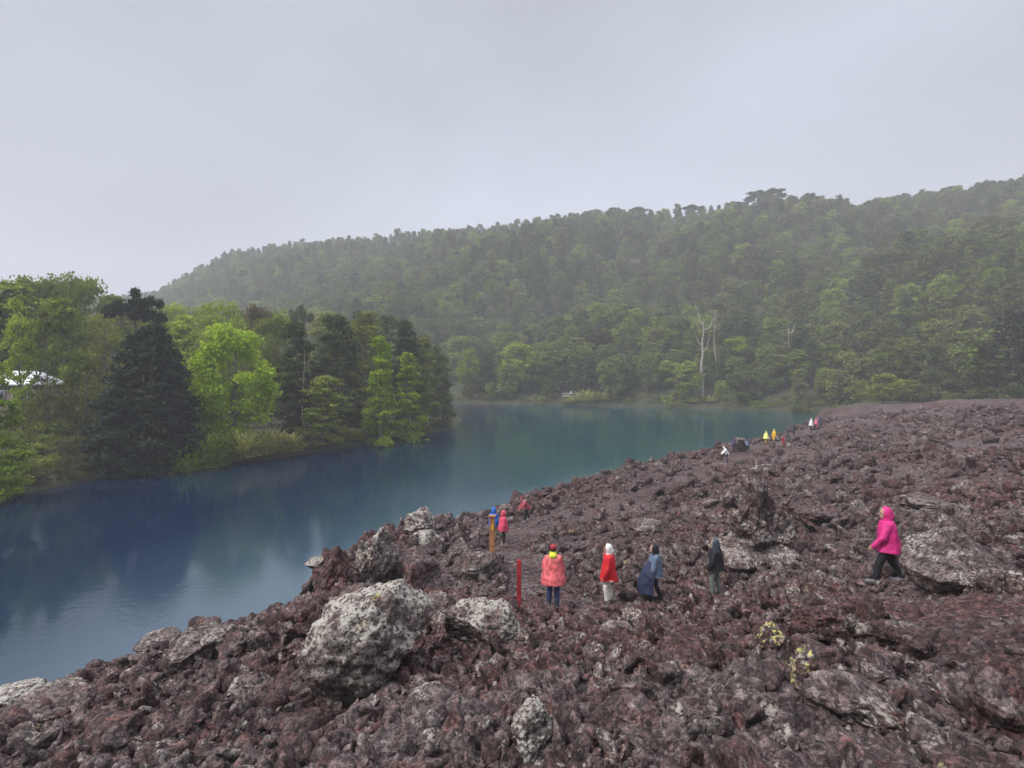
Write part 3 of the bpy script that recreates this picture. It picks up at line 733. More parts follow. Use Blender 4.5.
# little lookout deck with rail
x, y = P(571, 400, 174.5)[:2]; zb = max(gz(x, y), 1.0)
e = empty('lookout_deck', (x, y, zb)); tag(e, 'tiny pale wooden lookout deck with railing on the far shore', 'deck')
M_WOODP = plain_mat('weathered_planks', (.45, .42, .38), .8, .2)
link_mesh('deck_floor', np_mesh('deck_floor', *box((-3, -1.5, .3), (3, 1.5, .45))), e, M_WOODP)
link_mesh('railing', np_mesh('railing', *merge([box((-3, -1.5, 1.35), (3, -1.4, 1.5)), box((-3, -1.5, .85), (3, -1.42, .95))] + [box((q, -1.52, .452), (q + .12, -1.38, 1.348)) for q in np.linspace(-3, 2.88, 6)])), e, M_WOODP)
for q in (-2.6, 2.4): link_mesh('leg', np_mesh('leg', *box((q, -1.2, -2), (q + .2, -1.0, .298))), e, M_WOODP)

# the pole line of the wood on the slope: individual trees nearest, the rest as one mass
kinds = [('broad', 'mid'), ('broad', 'fresh'), ('layered', 'dark'), ('layered', 'mid'), ('broad', 'olive'), ('layered', 'dark'), ('narrow', 'mid'), ('broad', 'rust')]
pk = np.array([.23, .17, .15, .14, .12, .09, .06, .04])
lbl = {'mid': 'mid green tree among many alike low on the misty hillside', 'fresh': 'light green tree among many alike low on the misty hillside', 'dark': 'dark green tree among many alike low on the misty hillside',
       'olive': 'olive green tree among many alike low on the misty hillside', 'rust': 'brownish tree among many alike low on the misty hillside'}
HL = {'mid': leaf_mat('hill_mid_foliage', (.13, .165, .04), (.18, .21, .055), .25), 'fresh': leaf_mat('hill_fresh_foliage', (.18, .235, .04), (.25, .295, .055), .25), 'olive': leaf_mat('hill_olive_foliage', (.135, .16, .045), (.19, .205, .06), .25),
      'dark': leaf_mat('hill_dark_foliage', (.075, .10, .037), (.11, .135, .048), .25), 'rust': leaf_mat('hill_rusty_foliage', (.12, .11, .045), (.15, .135, .06), .25)}
fp = {}
for k, lf in sorted(set(kinds)):
    for v in range(2):
        c, t = make_tree(k, hash_(k) + 500 + v * 31, 2300, .68)
        me = np_mesh('forest_tree', *merge([c, t])); me.materials.append(HL[lf]); me.materials.append(M_BARK)
        mi = np.zeros(len(me.polygons), dtype=np.int32); mi[len(c[1]):] = 1; me.polygons.foreach_set('material_index', mi)
        fp[(k, lf, v)] = me
r2 = np.random.default_rng(42)
step = 5.3
gx, gy = np.meshgrid(np.arange(-620, 560, step), np.arange(95, 600, step)); gx = gx.ravel() + r2.uniform(-2.7, 2.7, gx.size); gy = gy.ravel() + r2.uniform(-2.7, 2.7, gy.size)
pxx = 512 + F * gx / gy
Ds = np.interp(pxx, hp, hs); Dr = np.interp(pxx, hp, hD)
ok = (gy > Ds + 1.5) & (gy < Dr + 25) & (pxx > -120) & (pxx < 1180)
ok &= ~((np.abs(pxx - 702) < 13) & (gy < 168)) & ~((np.abs(pxx - 586) < 25) & (gy < 174.5)) & ~((np.abs(pxx - 788) < 4) & (gy < 160)) & (r2.random(len(gx)) < .97)
hdD = (pxx < 455) & (gy < 200)
# the wood also covers the back of the headland
ok2 = hdD & (gy > 135) & (gy < 190) & pip(gx, gy, HEAD)
ok = ok & ~hdD | ok2
gx, gy, pxx, Ds, Dr = gx[ok], gy[ok], pxx[ok], Ds[ok], Dr[ok]
gzv = ground_z(gx, gy)
prob = r2.random(len(gx)); patchn = fbm(gx * .018, gy * .018, 88, 3)
kc = np.searchsorted(np.cumsum(pk), np.clip(prob + .25 * patchn, 0, .999))
tt = (gy - Ds) / (Dr - Ds)
kc = np.searchsorted(np.cumsum(pk), np.clip(prob + .3 * patchn + .35 * (tt - .35), 0, .999))
Ht = (6.0 + 8.5 * r2.random(len(gx)) ** 1.3) * (1 - .3 * sstep(.75, 1, tt))
order = np.argsort(np.where(pxx > 455, gy - Ds, 1e6) + 60 * (gy / 300)); order = order[:190]
isind = np.zeros(len(gx), bool); isind[order] = True
for i in np.nonzero(isind)[0]:
    k, lf = kinds[min(kc[i], 7)]
    o = bpy.data.objects.new('forest_tree', fp[(k, lf, int(i) % 2)]); COL.objects.link(o)
    o.location = (gx[i], gy[i], gzv[i] - .2); s = Ht[i] / 18; wd = r2.uniform(.95, 1.3); o.scale = (s * wd, s * wd, s); o.rotation_euler = (0, 0, r2.random() * 6.28)
    zone = 0 if pxx[i] < 560 else 1 if pxx[i] < 680 else 2 if pxx[i] < 780 else 3 if pxx[i] < 900 else 4
    tag(o, lbl[lf].replace('among many alike low on the misty hillside', ('low on the slope above the left end of the far shore', 'low on the slope above the lookout deck', 'low on the slope behind the white dead tree', 'low on the slope behind the end of the lava line', 'low on the slope behind the lava crest at right')[zone]), 'tree', lf + ' trees low on the slope %s' % ('left', 'above the deck', 'behind the dead tree', 'behind the lava end', 'behind the crest')[zone])
r4 = np.random.default_rng(5)
for q, px in enumerate(np.linspace(458, 880, 88)):
    if 556 < px < 616 or 688 < px < 716 or 784 < px < 792: continue
    D = float(np.interp(px, hp, hs)) + r4.uniform(-.8, 5.5); D = max(D, 60)
    h = r4.uniform(2.4, 5.0); wv = h * r4.uniform(1.0, 1.5); yt = 368 + (12 - h) * F / D
    ptree(px, yt, D, 'bush', ['mid', 'olive', 'dark', 'fresh', 'dull'][q % 5], wv * F / D, 'low bush on the far shore ' + ('left of the lookout deck' if px < 563 else 'between the deck and the white dead tree' if px < 700 else 'right of the white dead tree'), 'bush', q % 3, 700, .6, cat='bush', group='bushes on the far shore')
# umbrella trees on the skyline
for i, (px, yt, D, wp, lb) in enumerate(((762,193,379,42,'largest umbrella shaped tree standing out on the ridge line'),(690,207,392,20,'small rounded crown on the ridge left of the large umbrella tree'),(735,203,385,22,'small rounded crown touching the left side of the large umbrella tree'),
       (795,203,376,20,'small rounded crown on the ridge right of the large umbrella tree'),(820,201,374,22,'second small rounded crown right of the large umbrella tree'),(636,208,398,22,'rounded crown on the ridge above the hill centre'),(205,270,508,14,'small crown on the far left end of the ridge'))):
    ptree(px, yt, D, 'umbrella' if i < 5 else 'broad', 'dark', wp, lb, 'umbrella_tree', i % 3, 2600, .8, group='trees standing out on the ridge')

# geometry node scatter for what nobody could count
def scatter(name, P3, scl, rot, idx, protos, label, cat):
    me = bpy.data.meshes.new(name); n = len(P3); me.vertices.add(n); me.vertices.foreach_set('co', np.asarray(P3, np.float32).ravel())
    for nm, typ, key, arr in (('scl', 'FLOAT_VECTOR', 'vector', scl), ('rot', 'FLOAT_VECTOR', 'vector', rot), ('idx', 'INT', 'value', idx)):
        at = me.attributes.new(nm, typ, 'POINT'); at.data.foreach_set(key, np.asarray(arr, np.int32 if typ == 'INT' else np.float32).ravel())
    o = link_mesh(name, me); tag(o, label, cat, kind='stuff')
    c = bpy.data.collections.new(name + '_sources')
    for i, p in enumerate(protos):
        q = bpy.data.objects.new('source_%03d' % len([x for x in bpy.data.objects if x.name.startswith('source_')]), p); c.objects.link(q)
    ng = bpy.data.node_groups.new(name, 'GeometryNodeTree'); ng.interface.new_socket('Geometry', in_out='INPUT', socket_type='NodeSocketGeometry'); ng.interface.new_socket('Geometry', in_out='OUTPUT', socket_type='NodeSocketGeometry')
    A = ng.nodes.new; K = ng.links.new
    gi = A('NodeGroupInput'); go = A('NodeGroupOutput'); m2p = A('GeometryNodeMeshToPoints'); iop = A('GeometryNodeInstanceOnPoints'); ci = A('GeometryNodeCollectionInfo')
    ci.inputs['Collection'].default_value = c; ci.inputs['Separate Children'].default_value = True; ci.inputs['Reset Children'].default_value = True
    iop.inputs['Pick Instance'].default_value = True
    K(gi.outputs[0], m2p.inputs[0]); K(m2p.outputs[0], iop.inputs['Points']); K(ci.outputs[0], iop.inputs['Instance'])
    for nm, typ, sock in (('idx', 'INT', 'Instance Index'), ('scl', 'FLOAT_VECTOR', 'Scale'), ('rot', 'FLOAT_VECTOR', 'Rotation')):
        na = A('GeometryNodeInputNamedAttribute'); na.data_type = typ; na.inputs[0].default_value = nm
        s_ = [x for x in na.outputs if x.enabled][0]
        if nm == 'rot':
            er = A('FunctionNodeEulerToRotation'); K(s_, er.inputs[0]); s_ = er.outputs[0]
        K(s_, iop.inputs[sock])
    K(iop.outputs[0], go.inputs[0])
    md = o.modifiers.new('scatter', 'NODES'); md.node_group = ng
    return o
keys = list(fp.keys()); kidx = {k: i for i, k in enumerate(keys)}
rest = np.nonzero(~isind)[0]
idx = [kidx[(*kinds[min(kc[i], 7)], int(i) % 2)] for i in rest]
s = (Ht[rest] / 18)[:, None]; wd = r2.uniform(.95, 1.3, (len(rest), 1))
scatter('hillside_forest', np.column_stack([gx[rest], gy[rest], gzv[rest] - .2]), np.hstack([s * wd, s * wd, s]), np.column_stack([0 * s, 0 * s, r2.random(len(rest)) * 6.28]), idx, [fp[k] for k in keys],
        'dense mixed green forest covering the misty hill', 'forest')
print('forest', len(rest))

# ------------------------------------------------------------------ rocks
def ico(sub):
    bm = bmesh.new(); bmesh.ops.create_icosphere(bm, subdivisions=sub, radius=1)
    v = np.array([x.co[:] for x in bm.verts]); f = np.array([[q.index for q in x.verts] for x in bm.faces]); bm.free(); return v, f
ICO = {s: ico(s) for s in (3, 4, 6)}
def n3(p, sc, seed):
    q = p * sc
    return (vnoise(q[:, 0] + 3.1 * seed, q[:, 1], seed) + vnoise(q[:, 1] - seed, q[:, 2] + 7, seed + 1) + vnoise(q[:, 2], q[:, 0] + 2 * seed, seed + 2)) / 1.7
def rock_mesh(seed, sub=3, cuts=9, rough=.16, name='lava_rock'):
    r = np.random.default_rng(seed); v, f = ICO[sub]; v = v.copy()
    for i in range(cuts):                                  # broken facets
        d = r.normal(size=3); d /= np.linalg.norm(d); c = r.uniform(.42, .8); k = v @ d
        v -= np.where(k > c, (k - c) * .96, 0)[:, None] * d
    n = v / np.linalg.norm(v, axis=1)[:, None]
    rg = .3 if sub > 4 else 1.0
    disp = rough * (n3(v, 1.5, seed) * 1.1 + (1 - rg) * (n3(v, 3.5, seed + 5) * .5 + n3(v, 9, seed + 6) * .22) + rg * (-1.3 * np.abs(n3(v, 2.4, seed + 9)) - .9 * np.abs(n3(v, 5.5, seed + 13)) + .5 - (np.abs(n3(v, 11, seed + 19)) * .6 if sub > 3 else 0)))
    if sub > 4: disp = disp + rough * (.16 * n3(v, 18, seed + 29) + .08 * n3(v, 40, seed + 31))
    if sub > 3: disp = disp - rough * .9 * np.clip(n3(v, 3.1, seed + 41) - .35, 0, 1)     # hollows
    v = v + n * disp[:, None]; v *= 1.08
    return np_mesh(name, v, f, smooth=sub > 3)
small = [rock_mesh(100 + i, 3, 14, .20) for i in range(8)]
mid = [rock_mesh(200 + i, 4, 14, .20) for i in range(8)]
for m_ in mid: m_.polygons.foreach_set('use_smooth', np.zeros(len(m_.polygons), bool))
sm_mats = [M_ROCK, M_ROCK, M_ROCKG, M_ROCK, M_REDR, M_ROCK, M_ROCKG, M_ROCK]
for m_, t_ in zip(small, sm_mats): m_.materials.append(t_)

r3 = np.random.default_rng(11)
Np = 110000
az = np.radians(r3.uniform(-52, 50, Np)); rr = 2.2 * (100 / 2.2) ** (r3.random(Np) ** .85)
sx, sy = np.sin(az) * rr, np.cos(az) * rr
zb, sd = lava_base(sx, sy)
sz = lava_z(sx, sy, False)
size = .04 * (1 + r3.pareto(1.35, Np)) * (rr / 9) ** .35; size = np.clip(size, .03, .15 + .010 * np.minimum(rr, 40))
pm = path_mask(sx, sy)
pn = sstep(-.3, .25, fbm(sx * .16, sy * .16, 3, 3)) * (1 - .6 * sstep(.0, .5, fbm(sx * .25 + 40, sy * .25, 9, 2)))
pn = pn * (1 - .85 * smooth_zone(sx, sy)); ok = (r3.random(Np) < .25 + .75 * pn) & (r3.random(Np) > .75 * smooth_zone(sx, sy)) & (sd < 2.5) & (sz > .1) & (r3.random(Np) > pm * .93) & (rr > 2.6)
size = np.where(pm > .4, size * .5, size)
for wpx, wpy in ((888,584),(553,606),(609,602),(655,603),(716,595),(498,541),(527,527),(519,606),(492,553)):
    q = hit(wpx, wpy); qx = 512 + F * sx / np.maximum(sy, .1); top_y = 368 + (CAMZ - sz - size) * F / np.maximum(sy, .1)
    ok &= ~((np.abs(qx - wpx) < 9 + F * size / np.maximum(sy, .1)) & (sy > .5) & (sy < q[1] + .6) & (top_y < wpy - 1) & (sy > q[1] - 5))
sx, sy, sz, size, rr = sx[ok], sy[ok], sz[ok], size[ok], rr[ok]
vis = size / rr * ((sy > 2) & (np.abs(sx / np.maximum(sy, .1)) < .97))
top = np.argsort(-vis)[:215]
big = np.zeros(len(sx), bool); big[top] = True
rs = np.nonzero(~big)[0]
sc3 = size[rs][:, None] * r3.uniform(.7, 1.3, (len(rs), 3)) * np.array([1.15, 1, .75])
scatter('scattered_stones', np.column_stack([sx[rs], sy[rs], sz[rs] + size[rs] * .25]), sc3, r3.uniform(0, 6.28, (len(rs), 3)), r3.integers(0, 8, len(rs)), small,
        'countless loose lava stones strewn over the slope', 'stones')
midm = {}
def boulder_obj(me, mat, loc, scale, rot, label, group=None, name='lava_boulder'):
    o = bpy.data.objects.new(name, mesh_with(me, mat)); COL.objects.link(o); o.location = loc; o.scale = scale; o.rotation_euler = rot
    tag(o, label, 'boulder', group); return o
gl = [(M_ROCK, 'dark brown lava boulder among many alike on the slope'), (M_ROCKG, 'grey lava boulder with lichen among many alike on the slope'), (M_REDR, 'reddish lava boulder among many alike on the slope')]
for j, i in enumerate(top):
    mt, lb = gl[(0, 0, 1, 0, 0, 1, 2, 0)[j % 8]]
    s = size[i] * .95
    boulder_obj(mid[j % 8], mt, (sx[i], sy[i], sz[i] + s * .2), tuple(s * r3.uniform(.75, 1.3, 3) * np.array([1.15, 1, .7])), tuple(r3.uniform(-.5, .5, 2)) + (r3.random() * 6.28,), lb, mt.name.replace('_', ' ') + 's on the slope')

def brock(px, py, wpx, hpx, mat, label, seed, D=None, name='lava_boulder', rough=.2, cuts=9, depth=1.0, rot=0., sub=6, tilt=0.):
    """a rock whose outline is centred on px, py with that width and height in the photo"""
    p = hit(px, py + hpx * .46); Dh = p[1] + .25 * wpx * p[1] / F
    if D is None or (.72 < Dh / D < 1.35): D = Dh
    c = P(px, py, D); rx = wpx * D / F / 2 / .86; rz = hpx * D / F / 2 / .86
    me = rock_mesh(seed, sub, cuts, rough * .72)
    o = link_mesh(name, me, None, mat); o.location = c; o.scale = (rx, rx * depth, rz); o.rotation_euler = (0, tilt, rot * 0)
    tag(o, label, 'boulder', 'large boulders on the lava slope'); return o
brock(377, 640, 108, 116, M_PALE, 'largest pale boulder crusted with white lichen near the lake edge', 371, D=11.6, rough=.20, cuts=8)
brock(338, 668, 60, 50, M_PALE, 'grey lichened shoulder rock at the lower left foot of the largest pale boulder', 302, D=10.4)
brock(374, 566, 42, 68, M_PALE, 'pale lichened knob of rock rising behind the largest pale boulder', 303, D=17, rough=.34)
brock(350, 612, 70, 46, M_ROCKG, 'grey brown rock between the pale knob and the largest pale boulder', 321, D=13.5, rough=.25)
brock(333, 572, 44, 50, M_REDR, 'reddish brown rock at the lake edge left of the pale knob', 304, D=18.5, rough=.3)
brock(318, 562, 20, 20, M_PALE, 'small pale topped rock left of the pale knob over the water', 322, D=19)
brock(424, 524, 34, 24, M_PALE, 'pale jagged rock on the lake edge behind the pale knob', 305, D=26, rough=.34)
brock(428, 541, 30, 18, M_PALE, 'low pale rock below the jagged lake edge rock', 306, D=24)
brock(474, 562, 42, 34, M_ROCKG, 'smooth grey boulder left of the wooden post', 307, D=19, rough=.14)
brock(482, 630, 62, 54, M_PALE, 'rounded pale lichened boulder right of the largest pale boulder', 308, D=12.6, rough=.2)
brock(440, 612, 40, 40, M_ROCKG, 'grey boulder wedged between the two pale boulders', 323, D=13.4)
brock(420, 575, 60, 36, M_REDR, 'broad reddish brown rock mound behind the largest pale boulder', 324, D=17.5, rough=.16)
brock(505, 612, 22, 26, M_ROCK, 'dark rounded rock right of the rounded pale boulder', 325, D=13)
brock(212, 640, 60, 36, M_ROCKG, 'rounded grey rock on the lake edge at left', 309, D=14.6, rough=.2)
brock(202, 628, 30, 18, M_REDR, 'red brown cap rock above the rounded grey rock at left', 310, D=15.4, rough=.24)
brock(158, 644, 44, 18, M_ROCKG, 'low grey brown rock at the water left of the red cap rock', 311, D=14.2)
brock(44, 712, 92, 30, M_ROCKG, 'long pinkish grey rock at the left photo edge', 312, D=9.6, rough=.2)
brock(12, 694, 40, 18, M_PALE, 'pale rock in the left corner beside the water', 326, D=10.4)
brock(962, 566, 84, 56, M_ROCKG, 'large smooth grey brown boulder right of the pink jacket', 313, D=11.4, rough=.15, tilt=.18)
brock(858, 704, 84, 46, M_ROCKG, 'long ridged grey slab in the right foreground', 314, D=5.6, rough=.17, tilt=.2, depth=.8)
brock(752, 700, 50, 40, M_ROCKG, 'rounded speckled boulder left of the yellow lichen patch', 315, rough=.16)
brock(752, 735, 46, 36, M_ROCKG, 'pale grey rounded boulder near the bottom edge', 316, rough=.15)
brock(800, 676, 40, 70, M_YEL, 'upright rock splashed with bright yellow lichen', 317, rough=.25)
brock(768, 648, 36, 40, M_YEL, 'craggy rock with yellow dots above the yellow splashed one', 318, rough=.28)
brock(530, 745, 50, 62, M_PALE, 'pointed rock with white streaks at the bottom centre', 319, rough=.3)
brock(439, 708, 60, 34, M_ROCKG, 'arched reddish grey rock in the foreground left of centre', 320, rough=.2)
brock(950, 692, 34, 24, M_REDR, 'round red boulder in the right foreground', 327, rough=.16)
brock(900, 642, 46, 36, M_ROCK, 'dark brown boulder below the pink jacket person', 328, rough=.2, tilt=.1)
brock(820, 625, 60, 40, M_ROCK, 'dark craggy boulder above the yellow lichened crag', 329, rough=.26)
brock(1010, 700, 50, 60, M_ROCK, 'dark boulder at the right photo edge', 330, rough=.22, tilt=.15)
brock(738, 446, 20, 15, M_ROCKG, 'grey rock hump at the water edge behind the white topped person', 331, D=66)
brock(640, 715, 60, 36, M_ROCK, 'dark purple boulder in the middle foreground', 332)
brock(560, 680, 60, 30, M_REDR, 'red brown boulder with a dark hollow beneath it', 333)
brock(690, 655, 50, 34, M_ROCK, 'brown boulder left of the yellow dotted crag', 334)
brock(925, 742, 54, 34, M_ROCKG, 'grey block near the bottom right corner', 352, tilt=.12, rough=.18)
brock(835, 748, 40, 34, M_REDR, 'reddish block at the bottom edge right of the pale rounded boulder', 353, rough=.22)
brock(700, 748, 44, 22, M_ROCK, 'dark brown block at the bottom edge left of the pale rounded boulder', 354, rough=.22)
brock(622, 636, 40, 20, M_ROCKG, 'grey slab in front of the red coated person', 355, rough=.2)
brock(690, 700, 34, 24, M_ROCKG, 'grey knobbly rock left of the rounded speckled boulder', 356, rough=.25)
brock(820, 520, 50, 20, M_ROCK, 'brown slab right of the lava spire', 357, rough=.25, tilt=.2)
brock(930, 503, 60, 14, M_ROCKG, 'long low grey rock behind the pink jacket', 358, rough=.22, tilt=.15)
brock(650, 525, 34, 14, M_ROCKG, 'grey slab behind the caped person', 359, rough=.25)
brock(250, 690, 46, 22, M_ROCKG, 'pale grey rock at left below the big reddish rubble', 360, rough=.25)
brock(110, 735, 60, 30, M_REDR, 'reddish rock in the bottom left corner', 361, rough=.25)
brock(300, 725, 50, 26, M_ROCK, 'dark rock in the left foreground', 362, rough=.25)
brock(400, 748, 60, 26, M_REDR, 'reddish brown rock at the bottom edge left of the white streaked one', 363, rough=.25)
# the tall lava spire: stacked craggy lumps fused into one mesh
def spire(px, ybase, D):
    zb = P(px, ybase, D)[2]; parts = []
    for i, (dx, dy_, w_, h_, s_) in enumerate(((0, 552, 60, 34, 1), (6, 530, 42, 40, 2), (-12, 508, 22, 34, 3), (9, 508, 28, 38, 4), (-1, 488, 20, 30, 5), (4, 473, 14, 20, 6), (20, 538, 34, 30, 7), (-24, 500, 12, 24, 8), (30, 530, 20, 30, 9))):
        me = rock_mesh(400 + s_, 6, 8, .3); v = np.empty(len(me.vertices) * 3, np.float32); me.vertices.foreach_get('co', v); v = v.reshape(-1, 3)
        c = P(px + dx, dy_, D); v = v * [w_ * D / F / 2 / .86, w_ * D / F / 2.2 / .86, h_ * D / F / 2 / .86] + c - np.array([P(px, ybase, D)[0], D, zb]); parts.append((v, ICO[6][1]))
    v, f = merge(parts)
    o = link_mesh('lava_spire', np_mesh('lava_spire', v, f, smooth=True), None, rock_mat('spire_rock', lichen=.75, grey=.3, gain=1.2)); o.location = (P(px, ybase, D)[0], D, zb)
    rm = o.modifiers.new('r', 'REMESH'); rm.mode = 'VOXEL'; rm.voxel_size = .035
    tag(o, 'tall craggy lava spire with pale lichen behind the dark clad walker', 'rock spire'); return o
spire(752, 565, 17.5)
print('rocks done')

# ------------------------------------------------------------------ people
def cloth(name, c, rough=.6, var=.22):
    return plain_mat(name, c, rough, var, 9., .35, .02)
CLX = 0
M_SKIN = plain_mat('skin', (.50, .32, .24), .55, .06)
M_HAIR = plain_mat('dark_hair', (.02, .015, .012), .6, .2)
M_EYE = plain_mat('eye', (.02, .02, .02), .3, .1)
CL = {}
def clm(key, c):
    if key not in CL: CL[key] = plain_mat(key, c, .3, .5, 10., .6, .03) if 'rain' in key else cloth(key, c)  # rain gear: sheen streaks painted as strong light and dark tone variation
    return CL[key]

def cone_(p0, p1, r0, r1, k=14, sq=1.0, caps=True):
    """tapered limb with rounded ends"""
    p0 = np.array(p0, float); p1 = np.array(p1, float); d = p1 - p0; l = np.linalg.norm(d); d = d / l
    n = 5; ts = []; rs = []
    for a in np.linspace(-90, 0, n)[:]: ts.append(r0 * math.sin(math.radians(a))); rs.append(r0 * max(.04, math.cos(math.radians(a))))
    for a in np.linspace(0, 90, n): ts.append(l + r1 * math.sin(math.radians(a))); rs.append(r1 * max(.04, math.cos(math.radians(a))))
    P_ = np.array([p0 + d * t for t in ts]); v, f = tube_straight(P_, rs, d, k)
    return v, f
def tube_straight(P_, rs, d, k):
    ref = np.array([1., 0, 0]) if abs(d[2]) > .8 else np.array([0, 0, 1.])
    U = np.cross(d, ref); U /= np.linalg.norm(U); V = np.cross(d, U); a = np.linspace(0, 2 * math.pi, k, endpoint=False)
    v = (P_[:, None] + np.array(rs)[:, None, None] * (np.cos(a)[None, :, None] * U + np.sin(a)[None, :, None] * V)).reshape(-1, 3)
    n = len(P_); i = np.arange(n - 1)[:, None] * k; j = np.arange(k)[None]; j2 = (j + 1) % k
    f = [tuple(x) for x in np.stack([i + j, i + j2, i + k + j2, i + k + j], -1).reshape(-1, 4)]
    f += [tuple(range(k))[::-1], tuple(range((n - 1) * k, n * k))]
    return v, f
def loft(secs, k=24):
    """horizontal elliptical sections (cx, cy, z, rx, ry), closed solid"""
    a = np.linspace(0, 2 * math.pi, k, endpoint=False); v = []
    for cx, cy, z, rx, ry in secs:
        e = .85
        ca, sa = np.cos(a), np.sin(a)
        v.append(np.column_stack([cx + rx * np.sign(ca) * np.abs(ca) ** e, cy + ry * np.sign(sa) * np.abs(sa) ** e, np.full(k, z)]))
    n = len(secs); v = np.vstack(v); f = []
    for i in range(n - 1):
        for j in range(k): f.append((i * k + j, i * k + (j + 1) % k, (i + 1) * k + (j + 1) % k, (i + 1) * k + j))
    f += [tuple(range(k))[::-1], tuple(range((n - 1) * k, n * k))]
    return v, f
def ball(c, r):
    v, f = ICO[3]; return v * np.array(r) + np.array(c), [tuple(x) for x in f]

def fuse(name, parts, vox, mat, parent, smooth=3, cut=None, wrinkle=0.0, seed=0):
    """union of closed pieces as ONE continuous mesh"""
    bm = bmesh.new()
    for v, f in parts:
        bv = [bm.verts.new(tuple(p)) for p in v]
        for q in f:
            try: bm.faces.new([bv[int(i)] for i in q])
            except ValueError: pass
    bmesh.ops.recalc_face_normals(bm, faces=bm.faces)
    me = bpy.data.meshes.new('t'); bm.to_mesh(me); bm.free()
    o = bpy.data.objects.new('t', me); COL.objects.link(o)
    md = o.modifiers.new('r', 'REMESH'); md.mode = 'VOXEL'; md.voxel_size = vox
    if smooth: sm = o.modifiers.new('s', 'SMOOTH'); sm.factor = .5; sm.iterations = smooth
    dg = bpy.context.evaluated_depsgraph_get(); me2 = bpy.data.meshes.new_from_object(o.evaluated_get(dg))
    bpy.data.objects.remove(o); me2.name = name
    n = len(me2.vertices); co = np.empty(n * 3, np.float32); me2.vertices.foreach_get('co', co); co = co.reshape(-1, 3)
    if wrinkle:
        no = np.empty(n * 3, np.float32); me2.vertices.foreach_get('normal', no); no = no.reshape(-1, 3)
        h = n3(co * [1, 1, .7], 6, seed + 3) + .6 * n3(co * [1, 1, .5], 15, seed + 5)
        co = co + no * (h * wrinkle)[:, None]; me2.vertices.foreach_set('co', co.astype(np.float32).ravel())
    if cut is not None:
        kill = cut(co.astype(float)); bm = bmesh.new(); bm.from_mesh(me2); bm.verts.ensure_lookup_table()
        bmesh.ops.delete(bm, geom=[bm.verts[i] for i in np.nonzero(kill)[0]], context='VERTS'); bm.to_mesh(me2); bm.free()
    me2.polygons.foreach_set('use_smooth', np.ones(len(me2.polygons), bool)); me2.materials.clear(); me2.materials.append(mat); me2.update()
    ob = bpy.data.objects.new(name, me2); COL.objects.link(ob)
    if parent is not None: ob.parent = parent
    return ob

def hand(w, fwd, down, side, s=1.0):
    """palm, four curled fingers of unequal length and a thumb leaving the side of the palm"""
    w = np.array(w); fwd = np.array(fwd, float); down = np.array(down, float); down /= np.linalg.norm(down)
    fwd = fwd - down * (fwd @ down); fwd /= np.linalg.norm(fwd); nrm = np.cross(down, fwd) * side      # palm faces the thigh
    out = [cone_(w, w + down * .05, .024, .03, 8), cone_(w + down * .04 - fwd * .018, w + down * .085 - fwd * .022, .02, .018, 8), cone_(w + down * .04 + fwd * .018, w + down * .085 + fwd * .02, .02, .018, 8)]
    for i, l in enumerate((.058, .068, .074, .066)):
        b = w + down * .09 + fwd * (-.034 + .0225 * i); k1 = b + down * l * .5 + nrm * .006; k2 = k1 + (down * .8 + nrm * .6) * l * .3; k3 = k2 + (down * .5 + nrm * .9) * l * .25
        for a, c, r0, r1 in ((b, k1, .0095, .009), (k1, k2, .009, .0085), (k2, k3, .0085, .0075)): out.append(cone_(a, c, r0, r1, 7))
    t0 = w + down * .03 + fwd * .026; t1 = t0 + (fwd * .8 + down * .7) * .035; t2 = t1 + (down * 1 + fwd * .2 + nrm * .3) * .032
    out += [cone_(t0, t1, .013, .011, 7), cone_(t1, t2, .011, .009, 7)]
    return out

